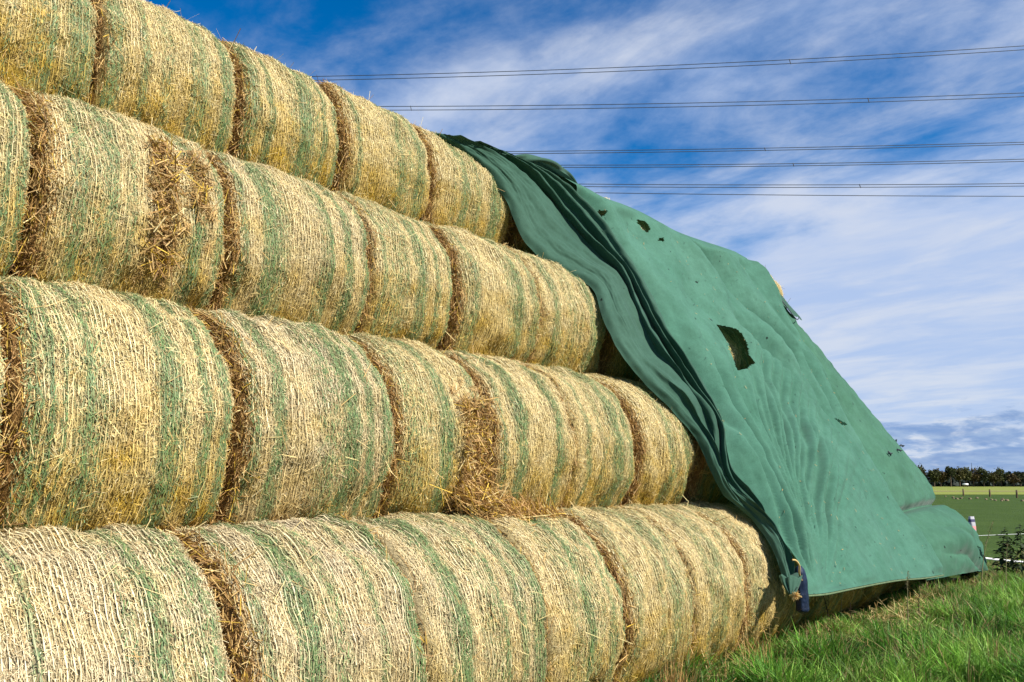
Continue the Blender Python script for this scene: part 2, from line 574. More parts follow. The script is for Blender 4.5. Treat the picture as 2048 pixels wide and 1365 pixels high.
    fine = np.concatenate([np.arange(c_ - s0 - w_ * .55, c_ - s0 + w_ * .55, .011 if dens > .9 else .014)[:40] for c_, w_, k_ in bands if k_ > .5] or [np.zeros(0)])
    fine = fine[(fine > .06) & (fine < Lb - .02)]; fine = fine + r.normal(0, .0012, len(fine))
    is_f = np.concatenate([np.zeros(len(st)), np.ones(len(fine))]); st = np.concatenate([st, fine]); ns = len(st)
    nseg = 84 if dens > .9 else 60
    tha = np.linspace(TH_LO, TH_HI, nseg + 1)
    A, B = np.meshgrid(st, tha, indexing='ij')
    A2 = A + r.normal(0, .0007, A.shape) + .004 * nb(A * .4, B * .5)
    thick = np.where(is_f > 0, .55, 1.0)[:, None]
    w = r.uniform(.0013, .0025, (ns, 1)) * thick * (1.05 if row == 1 else .72) * (1 if dens > .9 else 1.35) * np.clip(1 + .22 * r.normal(0, 1, A.shape), .5, 1.6)
    h = np.clip(.009 + .003 * r.normal(0, 1, (ns, 1)) + .0010 * r.normal(0, 1, A.shape), .003, .018)
    p1, p2 = pos(A2 - w, B, h), pos(A2 + w, B, h)
    V = np.stack([p1, p2], 2).reshape(-1, 3)
    i0 = (np.arange(ns)[:, None] * (nseg + 1) + np.arange(nseg)[None]) * 2
    keep = (torn(A[:, :-1], B[:, :-1]) < .4) & (r.random((ns, nseg)) > .08 + .30 * is_f[:, None])
    F = np.stack([i0, i0 + 1, i0 + 3, i0 + 2], -1)[keep].reshape(-1, 4)
    gb = band(A, B)
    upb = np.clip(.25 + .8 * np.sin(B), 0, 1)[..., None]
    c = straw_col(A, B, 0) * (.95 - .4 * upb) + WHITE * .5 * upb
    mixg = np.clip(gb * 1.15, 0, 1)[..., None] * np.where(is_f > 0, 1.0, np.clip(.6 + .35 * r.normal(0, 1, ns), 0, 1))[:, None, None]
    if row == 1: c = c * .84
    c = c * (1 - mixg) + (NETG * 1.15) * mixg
    c = c * np.clip(1 + .16 * r.normal(0, 1, A.shape), .5, 1.25)[..., None]
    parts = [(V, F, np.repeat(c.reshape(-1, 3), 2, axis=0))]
    m = int(2600 * dens * min(1.0, sum(b_[1] for b_ in bands) * 1.6))
    if m > 10:
        bw = np.array([b_[1] for b_ in bands]); pb = r.choice(len(bands), m, p=bw / bw.sum())
        t = np.array([bands[i][0] - s0 for i in pb]) + r.uniform(-.5, .5, m) * bw[pb]
        t = np.clip(t, .05, Lb - .03); th = r.uniform(TH_LO, TH_HI, m)
        ok = (torn(t, th) < .4) & (r.random(m) < np.array([bands[i][2] for i in pb]))
        t, th = t[ok], th[ok]; m = len(t)
        sg = np.where(r.random(m) < .5, 1, -1)
        phi = sg * r.normal(.35, .18, m)
        Tt = np.stack([np.zeros(m), np.sin(th), np.cos(th)], -1)
        Nn = np.stack([np.zeros(m), -np.cos(th), np.sin(th)], -1)
        D = Tt * np.cos(phi)[:, None] + np.array([1.0, 0, 0]) * np.sin(phi)[:, None]
        S = np.cross(Nn, D)
        V, F = quads(pos(t, th, .009), D, S, r.uniform(.02, .06, m), r.uniform(.0018, .0036, m) * (1 if dens > .9 else 1.3), [Nn * .001, Nn * .001], r)
        cc = NETG * r.uniform(.8, 1.7, m)[:, None] + np.array([.035, .02, .02])
        parts.append((V, F, np.repeat(cc, 4, axis=0)))
    V, F, C = join(parts)
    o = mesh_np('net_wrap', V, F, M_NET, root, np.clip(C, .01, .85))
    o['kind'] = 'stuff'

    # --- shaggy ends
    parts = []
    for side in (0, 1):
        m = int((1700 * shag if side == 0 else (1800 if far_fringe else 260)) * (dens ** .6)) + 30
        th = r.uniform(TH_LO, TH_HI, m)
        x = np.abs(r.normal(0, .018 + .022 * shag, m)) - .010
        if side == 1 and far_fringe: x = np.abs(r.normal(0, .06, m)) - .05
        t = x if side == 0 else Lb - x * .8
        inn = np.where(r.random(m) < .5, 0, r.uniform(0, .10, m)) * (x < .03)
        P = pos(np.clip(t, .0, Lb), th, .004) + np.stack([np.where((t < 0) | (t > Lb), t - np.clip(t, 0, Lb), 0), np.cos(th) * inn, -np.sin(th) * inn], -1)
        Tt = np.stack([np.zeros(m), np.sin(th), np.cos(th)], -1)
        Nn = np.stack([np.zeros(m), -np.cos(th), np.sin(th)], -1)
        ax = np.array([-1.0 if side == 0 else 1.0, 0, 0])
        D = Tt * r.normal(0, 1, m)[:, None] + Nn * np.abs(r.normal(.08, .36, m))[:, None] + ax * r.normal(.2, .45, m)[:, None] + np.array([0, 0, -.25])
        D /= np.linalg.norm(D, axis=1)[:, None]
        S = np.cross(D, r.normal(0, 1, (m, 3))); S /= np.linalg.norm(S, axis=1)[:, None] + 1e-9
        ln = r.gamma(4, .0175, m) * np.where(r.random(m) < .12, 2.0, 1.0); wd = r.uniform(.0024, .0052, m)
        V, F = quads(P, D, S, ln, wd, [0 * D, D * (ln * .25)[:, None]], r)
        k = r.random(m)[:, None]
        c = np.where(k < .45, BROWN, np.where(k < .8, TAN, np.where(k < .93, GOLD * .8, PALE))) * r.uniform(.55, 1.2, m)[:, None]
        parts.append((V, F, np.repeat(c, 4, axis=0)))
    # long stalks hanging out of tears
    for (t0, t1, h0, h1, dep) in tears:
        m = int(700 * (t1 - t0) * (h1 - h0) / .12)
        t = r.uniform(t0 - .02, t1 + .02, m); th = r.uniform(h0, h1, m)
        P = pos(t, th, .012 + dep * r.uniform(0, .9, m))
        D = r.normal(0, 1, (m, 3)) * [1, .35, 1] + [0, -.3, -.35]
        D /= np.linalg.norm(D, axis=1)[:, None]
        S = np.cross(D, r.normal(0, 1, (m, 3))); S /= np.linalg.norm(S, axis=1)[:, None] + 1e-9
        ln = r.gamma(4, .028, m); wd = r.uniform(.003, .0075, m)
        V, F = quads(P, D, S, ln, wd, [0 * D, np.tile([0, 0, -.01], (m, 1))], r)
        k = r.random(m)[:, None]
        c = np.where(k < .4, BROWN, np.where(k < .75, TAN, np.where(k < .92, GOLD, PALE))) * r.uniform(.5, 1.15, m)[:, None]
        parts.append((V, F, np.repeat(c, 4, axis=0)))
    # stray stalks poking from the face
    m = int(75 * dens)
    t = r.uniform(.05, Lb - .05, m); th = r.uniform(TH_LO, TH_HI, m)
    Nn = np.stack([np.zeros(m), -np.cos(th), np.sin(th)], -1)
    D = r.normal(0, 1, (m, 3)) + Nn * .25; D -= Nn * np.minimum(0, (D * Nn).sum(1))[:, None]; D /= np.linalg.norm(D, axis=1)[:, None]
    S = np.cross(D, Nn); S /= np.linalg.norm(S, axis=1)[:, None] + 1e-9
    ln = r.uniform(.04, .14, m)
    V, F = quads(pos(t, th, .014) + D * (ln * .3)[:, None], D, S, ln, r.uniform(.0022, .0042, m), [0 * D, 0 * D], r)
    c = np.where(r.random(m)[:, None] < .45, TAN, PALE) * r.uniform(.7, 1.2, m)[:, None]
    parts.append((V, F, np.repeat(c, 4, axis=0)))
    # chaff caught on top where the next row rests
    if row < 4:
        m = int(520 * dens)
        t = r.uniform(0, Lb, m); th = r.normal(math.radians(101), .07, m)
        phi = r.uniform(-1.6, 1.6, m)
        Tt = np.stack([np.zeros(m), np.sin(th), np.cos(th)], -1); Nn = np.stack([np.zeros(m), -np.cos(th), np.sin(th)], -1)
        D = Tt * np.cos(phi)[:, None] * .6 + np.array([1.0, 0, 0]) * np.sin(phi)[:, None] + Nn * r.normal(.05, .15, m)[:, None]
        D /= np.linalg.norm(D, axis=1)[:, None]
        S = np.cross(Nn, D)
        V, F = quads(pos(t, th, .012), D, S, r.gamma(4, .02, m), r.uniform(.003, .006, m), [0 * D, Nn * .01], r)
        c = np.where(r.random(m)[:, None] < .55, BROWN, TAN) * r.uniform(.6, 1.3, m)[:, None]
        parts.append((V, F, np.repeat(c, 4, axis=0)))
    V, F, C = join(parts)
    o = mesh_np('loose_straw', V, F, M_STRAW, root, np.clip(C, .01, .85))
    o['kind'] = 'stuff'
    return root


B1 = [(1.45, .022, .7), (1.93, .06, .9), (2.19, .04, .6), (2.40, .03, .7), (2.64, .08, .95), (3.08, .035, .7), (3.33, .10, .95), (3.67, .085, 1.0), (4.04, .03, .7), (4.22, .05, .8), (4.39, .09, .9),
      (4.93, .063, .95), (5.21, .056, .7), (5.37, .05, .9), (6.15, .095, .7), (6.42, .06, .45), (7.02, .09, .55), (7.36, .06, .4)]
B2 = [(1.37, .05, .7), (1.555, .02, 1), (1.60, .022, .9), (1.66, .02, 1), (1.72, .016, .8), (1.83, .02, 1), (2.23, .07, .9), (2.43, .035, .9), (2.545, .04, 1), (2.71, .03, .8), (2.86, .055, .8), (3.38, .085, .95), (3.53, .045, .9), (3.69, .07, .95),
      (4.22, .085, .9), (4.6, .06, .7), (4.87, .04, .8), (5.08, .086, .9), (5.55, .055, .85), (5.80, .13, .9), (5.97, .04, .7), (6.43, .10, .95), (6.66, .08, .8), (7.36, .08, .75), (7.72, .07, .8)]
B3 = [(1.1, .2, .5), (1.62, .028, .9), (1.70, .03, .9), (1.98, .035, .75), (2.13, .05, .7), (2.66, .06, .9), (2.83, .04, .8), (3.0, .03, .8), (3.22, .085, .95), (3.69, .03, .9), (3.87, .055, .8), (4.05, .05, .9), (4.23, .03, .8),
      (4.63, .075, .9), (4.81, .04, .8), (4.98, .05, .8), (5.24, .045, .75), (5.84, .08, .8), (6.06, .07, .7), (6.37, .07, .75), (6.7, .04, .5), (7.01, .10, .85), (7.2, .09, .7)]
B4 = [(1.6, .05, .6), (2.03, .025, .9), (2.2, .11, .85), (2.42, .09, .75), (2.62, .03, .7), (2.99, .028, .7), (3.06, .05, .6), (3.26, .07, .85), (3.46, .10, .95), (3.64, .035, .9), (3.98, .085, 1.0), (4.16, .03, 1), (4.31, .045, 1),
      (4.53, .03, .8), (5.01, .05, .8), (5.26, .08, .85), (5.87, .09, .85), (6.08, .03, .7), (6.34, .10, .9)]


def sel(B, s0, s1):
    return [b for b in B if s0 + .02 < b[0] < s1 - .02]


RAD = math.radians
VIS = [
    # row, s0, s1, bands, label, dens, grey, pale, tears, far_fringe
    (1, 1.15, 2.29, B1, 'grey straw bale at the left end of the bottom row, dark gap on its right', 1.25, .38, .5, (), False),
    (1, 2.29, 3.37, B1, 'greyish bottom row bale right of the dark gap, broad green band at its right', 1.25, .42, .5, (), False),
    (1, 3.37, 4.46, B1, 'bottom row bale with three broad green bands, under the torn spilling bale', 1.15, .28, .55, (), False),
    (1, 4.46, 5.44, B1, 'bottom row golden bale whose foot meets the start of the grass', 1.1, .12, .5, (), False),
    (1, 5.44, 6.5, B1, 'bottom row bale with brown stalks standing at its foot, left of a pair', 1.0, .05, .5, (), False),
    (1, 6.5, 7.57, B1, 'bottom row bale second from the tied corner of the green tarp', 1.0, .05, .5, (), False),
    (1, 7.57, 8.62, B1, 'last uncovered bale of the bottom row, half under the tied tarp corner', 1.0, .05, .6, (), False),
    (2, .42, 1.51, B2, 'sliver of a bale cut off by the picture edge in the second row up', .9, .1, .5, (), False),
    (2, 1.51, 2.63, B2, 'largest bale of the second row up, thin bright green lines on its left half', 1.35, .08, .5, (), False),
    (2, 2.63, 3.78, B2, 'second row bale, greyed on top with dense green right edge, left of the torn bale', 1.25, .38, .5, (), False),
    (2, 3.78, 4.74, B2, 'torn bale in the second row spilling brown straw from its right side', 1.1, .05, .5, ((.60, .93, RAD(-80), RAD(22), .07),), False),
    (2, 4.74, 5.78, B2, 'second row bale directly right of the spilled straw', 1.1, .08, .55, (), False),
    (2, 5.78, 6.82, B2, 'second row bale with two green bands, tight against its left neighbour', 1.0, .05, .52, (), False),
    (2, 6.82, 7.9, B2, 'last uncovered bale of the second row, bristly brown end beside the tarp', 1.0, .03, .5, (), True),
    (3, .65, 1.76, B3, 'bale cut off by the picture edge in the third row up, shaggy gap beside it', 1.0, .05, .5, (), False),
    (3, 1.76, 2.9, B3, 'third row bale with torn net and dark brown straw showing in its right half', 1.25, .15, .6, ((.62, .725, RAD(-24), RAD(38), .07), (.87, .94, RAD(4), RAD(34), .025)), False),
    (3, 2.9, 4.11, B3, 'third row bale with one dark green band, next right of the torn net', 1.25, .22, .55, (), False),
    (3, 4.11, 5.04, B3, 'narrower third row bale with a green band down its middle', 1.0, .08, .52, (), False),
    (3, 5.04, 6.14, B3, 'third row bale second from the tarp with broad pale middle', 1.0, .06, .55, (), False),
    (3, 6.14, 7.31, B3, 'last uncovered bale of the third row with greyish green right edge', 1.0, .05, .52, (), False),
    (4, 1.2, 2.33, B4, 'topmost row bale in the upper left picture corner, golden with green net bands', 1.0, .02, .35, (), False),
    (4, 2.33, 3.38, B4, 'second bale from the left in the top row, faded green net on its left', 1.1, .05, .45, (), False),
    (4, 3.38, 4.37, B4, 'top row bale with the brightest green and yellow stripes', 1.0, 0, .42, (), False),
    (4, 4.37, 5.44, B4, 'top row bale between the brightest striped one and the last one', 1.0, 0, .5, (), False),
    (4, 5.44, 6.62, B4, 'last uncovered bale of the top row, brown frayed end against the tarp', 1.0, .02, .5, (), True),
]
run = 0
ED = {.12: .009, .05: .006, .3: .04, .4: .05}
SHAG = [.3, 1.2, .05, .05, 1.3, .12, 1.3,  .3, .9, 1.1, .8, 1.1, .12, 1.1,  .3, 1.3, 1.0, .4, 1.0, .12,  .3, .4, 1.4, 1.3, 1.1]
for i, (row, s0, s1, B, lab, dens, gr, pl, tears, ff) in enumerate(VIS):
    run += SHAG[i] > .2
    bale(row, s0, s1, sel(B, s0, s1), lab, 100 + i * 7, dens, gr, pl, tears, far_fringe=ff, shag=SHAG[i], run=run, ends=(ED[SHAG[i]] if SHAG[i] in ED else .085, ED[SHAG[i + 1]] if i + 1 < len(VIS) and VIS[i + 1][0] == row and SHAG[i + 1] in ED else .085))


def rand_bands(s0, s1, seed):
    r = random.Random(seed)
    return [(s0 + (s1 - s0) * f, r.uniform(.04, .09), r.uniform(.6, 1)) for f in (.12, .34, .55, .78, .93) if r.random() < .85]


COV = 'bottom row bale under the green tarp, only its foot showing below the hem'
s = 8.62
for i in range(8):
    s1 = s + 1.08
    bale(1, s, s1, rand_bands(s, s1, i), COV, 400 + i, .55, .05, .5, low=True, shag=.2, da=.13 if i < 4 else .38, dz=0 if i < 4 else -.10)
    s = s1
bale(2, 8.02, 9.1, rand_bands(8, 9.1, 21), 'shadowed bale of the second row inside the dark opening behind the tarp edge', 501, .4, .1, .4, low=True)
bale(3, 7.45, 8.5, rand_bands(7.4, 8.5, 22), 'shadowed bale of the third row inside the dark opening behind the tarp edge', 502, .4, .1, .4, low=True)
bale(4, 6.8, 7.9, rand_bands(6.8, 7.9, 23), 'shadowed top row bale behind the tarp next to the frayed bale end', 503, .4, .1, .4, low=True)
bale(3, 9.7, 11.3, rand_bands(9.8, 11.2, 24), 'bale seen through the largest tear in the green tarp', 504, .7, .1, .35, low=True, da=.13, shag=.1)
bale(2, 9.1, 11.2, rand_bands(9.2, 11.1, 28), 'shaded bale seen at the bottom of the largest tear in the green tarp', 508, .7, .1, .35, low=True, da=.15)
bale(3, 11.3, 12.7, rand_bands(11.4, 12.6, 29), 'shaded bale behind the lower rim of the largest tear in the green tarp', 509, .5, .1, .35, low=True, da=.13, shag=.1)
bale(4, 8.55, 10.5, [(9.3, .05, .8), (9.9, .08, .6)], 'bale seen through the small ragged holes high on the green tarp', 505, .6, 0, .6, low=True, dz=.145, da=-.04, shag=.05)
bale(4, 13.0, 14.2, rand_bands(13.0, 14.1, 26), 'top row bale poking its brown fringe out at the far upper tarp corner', 506, .7, .05, .5, low=True, far_fringe=True, dz=.20, da=-.03)

# ------------------------------------------------------------------ tarp
C0 = [(5.72, 5.6, 5.11), (6.02, 5.45, 4.99), (6.27, 5.3, 4.78), (6.45, 5.22, 4.53), (6.55, 5.1, 4.16), (6.72, 4.98, 3.95), (6.98, 4.85, 3.81), (7.14, 4.65, 3.67), (7.05, 4.45, 3.28), (7.12, 4.3, 2.94), (7.33, 4.15, 2.65), (7.55, 4.0, 2.41), (7.77, 3.85, 2.12), (7.8, 3.72, 1.8), (7.92, 3.65, 1.58), (8.2, 3.5, 1.34), (8.12, 3.3, 1.13), (8.05, 3.18, 0.93), (8.01, 3.12, 0.76)]
C1 = [(6.46, 5.33, 5.01), (7.14, 5.35, 5.06), (7.77, 5.32, 4.99), (8.18, 5.21, 4.77), (8.33, 4.94, 4.24), (8.45, 4.69, 3.75), (8.5, 4.48, 3.32), (8.61, 4.24, 2.86), (8.59, 4.01, 2.4), (8.32, 3.84, 2.07), (8.21, 3.7, 1.78), (8.35, 3.51, 1.41), (8.49, 3.37, 1.13), (8.48, 3.26, 0.92), (8.29, 3.17, 0.73)]
TOP = [(7.86, 5.38, 5.11), (8.0, 5.39, 5.12), (8.4, 5.38, 5.11), (8.73, 5.36, 5.08), (9.25, 5.39, 5.13), (9.75, 5.4, 5.15), (10.25, 5.38, 5.12), (10.79, 5.37, 5.1), (12.02, 5.42, 5.2), (12.94, 5.48, 5.3)]
C1P = [(7.86, 5.38, 5.11), (8.18, 5.21, 4.77), (8.33, 4.94, 4.24), (8.45, 4.69, 3.75), (8.5, 4.48, 3.32), (8.61, 4.24, 2.86), (8.59, 4.01, 2.4), (8.34, 3.84, 2.07), (8.24, 3.7, 1.78), (8.37, 3.51, 1.41), (8.53, 3.37, 1.13), (8.57, 3.26, 0.91), (8.29, 3.1, 0.61)]
C3 = [(12.94, 5.48, 5.3), (13.18, 5.19, 4.74), (13.06, 4.91, 4.18), (13.29, 4.65, 3.66), (13.32, 4.45, 3.27), (13.24, 4.19, 2.75), (13.18, 3.9, 2.19), (13.18, 3.67, 1.72), (13.09, 3.46, 1.31), (13.18, 3.26, 0.92), (13.39, 3.0, 0.39)]
HEM = [(8.29, 3.1, 0.61), (8.88, 3.09, 0.57), (9.62, 3.08, 0.55), (10.67, 3.06, 0.52), (11.44, 3.04, 0.49), (12.4, 3.02, 0.43), (13.39, 3.0, 0.39)]
PN = np.array([0, -.898, .440])                    # outward normal of the draped front

tarp = empty('green_tarp', stackpos(11, 3.3, 0), ROW_ROT)
tag(tarp, 'large green fleece tarp with torn holes draped over the right half of the stack', 'tarp')
T_OFF = np.array([11, 3.3, 0])


def resample(P, n):
    P = spline(P, np.linspace(0, 1, 400))
    d = np.concatenate([[0], np.cumsum(np.linalg.norm(np.diff(P, axis=0), axis=1))]); d /= d[-1]
    x = np.linspace(0, 1, n)
    return np.stack([np.interp(x, d, P[:, i]) for i in range(3)], -1)


def ridge(x):
    """rounded folds with narrow valleys"""
    return 2 * np.abs(np.sin(x)) ** .85 - 1


def in_poly(s, z, poly):
    c = np.zeros(s.shape, bool); j = len(poly) - 1
    for i in range(len(poly)):
        (xi, yi), (xj, yj) = poly[i], poly[j]
        c ^= ((yi > z) != (yj > z)) & (s < (xj - xi) * (z - yi) / (yj - yi + 1e-12) + xi)
        j = i
    return c


def over_crest(V0, steps):
    """rows that carry the sheet over the crest and down behind it"""
    return [V0 + np.array([0, da, dz]) for da, dz in steps]


CREST = [(1.75, -.5), (1.35, .05), (.9, .33), (.47, .29), (.20, .15)]

# front panel: a Coons patch on four edges
nu, nv = 250, 330
eL, eR, eT, eB = resample(C1P, nv), resample(C3, nv), resample(TOP, nu), resample(HEM, nu)
u_ = np.linspace(0, 1, nu)[None, :, None]; v_ = np.linspace(0, 1, nv)[:, None, None]
S_ = (1 - v_) * eT[None] + v_ * eB[None] + (1 - u_) * eL[:, None] + u_ * eR[:, None]
S_ = S_ - ((1 - u_) * (1 - v_) * eT[0] + u_ * (1 - v_) * eT[-1] + (1 - u_) * v_ * eB[0] + u_ * v_ * eB[-1])
s_, z_ = S_[..., 0], S_[..., 2]
uu, vv = u_[..., 0] + 0 * s_, v_[..., 0] + 0 * s_
edge = 1.0 * sstep(1 - uu, 0, .004) * sstep(1 - vv, 0, .02) * sstep(vv, 0, .03)
ang = np.arctan2(z_ - .35, s_ - 8.55); dist = np.hypot(z_ - .35, s_ - 8.55)
wn = Noise2(41, 1.2); wn2 = Noise2(42, .35); wn3 = Noise2(43, .12)
h = .030 * Noise2(44, 2.2)(s_, z_)
win = np.exp(-((ang - .78) / .30) ** 2) * sstep(dist, .5, 1.8) * sstep(-dist, -4.9, -3.2)
h += win * (.105 * ridge(ang * 30 + .9 * wn(dist * .22, ang * .5)) * (.6 + .4 * wn(ang * 2, dist * .3)) + .045 * ridge(ang * 71 + 1.2 * wn(ang * .6, dist * .2)))
win2 = np.exp(-((ang - 1.25) / .22) ** 2) * sstep(dist, .25, .8) * sstep(-dist, -4.2, -2.2)
h += win2 * .085 * ridge(ang * 21 + .8 * wn(dist * .25, ang * .5))
# long tension lines from the crest towards the far ridge
tl = s_ * .80 + z_ * .62
h += .10 * ridge(tl * 3.1 + .9 * wn(s_ * .18, z_ * .18)) * sstep(z_, 2.6, 3.8) * sstep(s_, 9.4, 10.5) * (.55 + .45 * wn(s_ * .4 + 3, z_ * .4))
tl2 = s_ * .93 - (4.6 - z_) * .30
h += .075 * ridge(tl2 * 6.5 + .8 * wn(z_ * .2, s_ * .2)) * np.exp(-((s_ - 12.9) / .7) ** 2) * np.exp(-((z_ - 3.2) / .95) ** 2)
h -= .13 * np.exp(-(uu / .035) ** 2) * sstep(1 - vv, .02, .2)
h += .05 * np.exp(-((uu - .085) / .05) ** 2) * (.7 + .3 * wn(z_ * .3, s_ * .3))
h += .06 * np.exp(-((1 - uu) / .10) ** 2)
h += .004 * wn2(s_, z_) + .0012 * wn3(s_, z_)
# rests on the rows, sags a little between them
h -= .035 * (.5 + .5 * np.cos((z_ - 3.2) / 1.27 * 2 * math.pi + math.pi)) * sstep(z_, .9, 1.4) * sstep(-z_, -5.0, -4.6)
hm = np.exp(-((s_ - 10.1) / .55) ** 2 - ((z_ - 3.38) / .5) ** 2)
h = h * (1 - .85 * hm) + .03 * hm
V = S_ + PN * (h * edge + .02)[..., None]
rows = over_crest(V[0], CREST)
Vall = np.concatenate([np.array(rows), V], 0)
nvt = Vall.shape[0]
F = grid_faces(nu, nvt)
ctr = Vall.reshape(-1, 3)[F].mean(1)
HOLES = [[(9.894, 3.66), (10.188, 3.698), (10.405, 3.688), (10.638, 3.622), (10.678, 3.513), (10.573, 3.33), (10.406, 3.199), (10.011, 3.082), (9.67, 3.019), (9.703, 3.094), (9.78, 3.194), (9.828, 3.319), (9.907, 3.409), (9.886, 3.515)], [(9.217, 5.027), (9.374, 5.033), (9.417, 4.939), (9.3, 4.842), (9.247, 4.895), (9.195, 4.962)], [(9.481, 4.814), (9.621, 4.849), (9.562, 4.775), (9.45, 4.755)], [(8.243, 4.891), (8.364, 4.904), (8.269, 4.815), (8.184, 4.791)], [(12.536, 2.596), (12.915, 2.61), (13.055, 2.534), (12.844, 2.493), (12.636, 2.527)], [(8.901, 2.747), (9.057, 2.803), (8.991, 2.714), (8.935, 2.721)]]
kill = np.zeros(len(F), bool)
front = np.repeat(np.arange(nvt - 1) >= len(CREST), nu - 1)
for poly in HOLES:
    kill |= front & in_poly(ctr[:, 0] + .007 * wn3(ctr[:, 0] * 2, ctr[:, 2] * 2), ctr[:, 2], poly)
FRONT = Vall
o = mesh_np('front_panel', Vall.reshape(-1, 3) - T_OFF, F[~kill], M_TARP, tarp, smooth=True)

# small torn flaps hanging at the rims of the holes
def flap(pts, mat, par, sub=1, name='torn_flap'):
    me_v = np.array(pts) - T_OFF
    return mesh_np(name, me_v, [list(range(len(pts)))], mat, par)

# folded edge: the rolled-back left margin shows the dull reverse side, with fold shade added to its colour
nu2, nv2 = 90, 340
eL, eR = resample(C0, nv2), resample(C1, nv2)
u2 = np.linspace(0, 1, nu2)[None, :]; v2 = np.linspace(0, 1, nv2)[:, None]
base = eL[:, None] * (1 - u2[..., None]) + eR[:, None] * u2[..., None]
fn, fn2, fn3 = Noise2(51, .5), Noise2(52, .22), Noise2(53, .08)
wv = np.minimum(1, np.linalg.norm(eR - eL, axis=1) / 1.1)[:, None]
prof = np.sin(np.pi * u2) ** .7
amp = .105 * np.clip(.75 + .4 * fn(v2 * .30, u2 * .5), .2, 1.4) * wv
uw = u2 + .075 * np.sin(2 * np.pi * (u2 * 1.15 + v2 * .45 + .1)) + .03 * np.sin(2 * np.pi * (u2 * 2.3 - v2 * .8))
ph = uw * (4.1 + .6 * np.sin(v2 * 3.0)) * math.pi + .45 * fn(v2 * .22, u2 * .06) + v2 * 2.0
h = .07 * prof * wv + amp * (.55 * np.sin(2 * ph + .6) + .45 * ridge(ph)) * sstep(u2, .02, .22) * sstep(1 - u2, 0, .06)
h -= .040 * wv * ridge(u2 * 7.0 * math.pi + .9 * fn2(v2 * .14, u2 * .08) - v2 * 5) * prof * (.6 + .4 * fn(v2 * .3 + 4, u2 * .3))
h += (.030 * fn2(v2 * .9, u2 * .45) + .024 * np.clip(fn3(v2 * .6, u2 * .25), 0, 2)) * (.25 + .75 * sstep(v2, .4, .62)) * prof
h += .003 * fn3(v2 * 2, u2)
edge_in = -.06 * np.exp(-(u2 / .03) ** 2) - .13 * np.exp(-((1 - u2) / .06) ** 2) * sstep(v2, .05, .2)            # hem curls in towards the bales
NP2 = np.array([-.34, -.86, .38]); NP2 /= np.linalg.norm(NP2)
lat = -.05 * np.sin(2 * ph) * wv * prof
V = base + NP2 * (h + edge_in)[..., None] + np.array([1.0, 0, .15]) * lat[..., None]
rows = over_crest(V[0], [(1.75, -.8), (1.35, -.3), (.9, .02), (.47, .06), (.20, .04)])
Vall = np.concatenate([np.array(rows), V], 0)
mesh_np('folded_edge', Vall.reshape(-1, 3) - T_OFF, grid_faces(nu2, Vall.shape[0]), M_TARP_BACK_SHADED, tarp, smooth=True)

# hump of slack cloth lying over the crest
cr = np.array([(6.75, 5.6, 5.13), (6.97, 5.6, 5.2), (7.29, 5.6, 5.28), (7.67, 5.6, 5.3), (7.98, 5.6, 5.28), (8.17, 5.55, 5.17)])
cp = resample(cr, 70)
th = np.linspace(-.5, math.pi + .3, 26)
q = np.linspace(0, 1, 70)
rr = (.02 + .08 * np.sin(np.pi * q) ** .7)[:, None] * (1 + .22 * np.sin(th * 2.5 + 5 * q[:, None]) + .18 * np.sin(th * 4 - 9 * q[:, None])) 
V = cp[:, None] + np.stack([0 * rr, -rr * np.cos(th) * 1.6, rr * np.sin(th) * .8], -1)
mesh_np('slack_fold', V.reshape(-1, 3) - T_OFF, grid_faces(26, 70), M_TARP_BACK_SHADED, tarp, smooth=True)

# end panel beyond the ridge
PAIRS = [((13.18, 5.19, 4.74), (14.2, 5.3, 4.61)), ((13.06, 4.91, 4.18), (15.19, 5.1, 4.0)), ((13.29, 4.65, 3.66), (15.95, 4.95, 3.54)), ((13.32, 4.45, 3.27), (16.09, 4.85, 3.35)), ((13.24, 4.19, 2.75), (16.86, 4.65, 2.75)), ((13.18, 3.9, 2.19), (17.19, 4.4, 2.31)), ((13.18, 3.67, 1.72), (17.28, 4.15, 1.95)), ((13.07, 3.52, 1.43), (17.48, 3.95, 1.52)), ((13.13, 3.46, 1.3), (17.57, 3.9, 1.31)), ((13.1, 3.39, 1.17), (17.83, 3.8, 1.23)), ((13.18, 3.26, 0.92), (18.2, 3.6, 1.0)), ((13.25, 3.16, 0.72), (18.11, 3.4, 0.76)), ((13.31, 3.07, 0.54), (17.52, 3.2, 0.49)), ((13.39, 3.0, 0.39), (17.02, 3.1, 0.15))]
nu3, nv3 = 110, 240
tt = np.linspace(0, 1, nv3)
eL = spline([p[0] for p in PAIRS], tt); eR = spline([p[1] for p in PAIRS], tt)
u3 = np.linspace(0, 1, nu3)[None, :]
base = eL[:, None] * (1 - u3[..., None]) + eR[:, None] * u3[..., None]
zz, sx = base[..., 2], base[..., 0]
crease = 8.15 / 13
tv = tt[:, None]
dcr = (tv - crease) * 13
h = -.13 * np.exp(-(dcr / .38) ** 2) * sstep(u3, 0, .12) - .30 * sstep(u3, .0, .06) * sstep(1 - u3, .3, .95)
h += .34 * np.exp(-((dcr - 2.4) / 1.7) ** 2) * np.sin(np.pi * np.clip(u3 * 1.2, 0, 1))
h += .16 * np.exp(-((dcr + 3.2) / 2.0) ** 2) * np.sin(np.pi * np.clip(u3, 0, 1))
en, en2 = Noise2(61, .8), Noise2(62, .25)
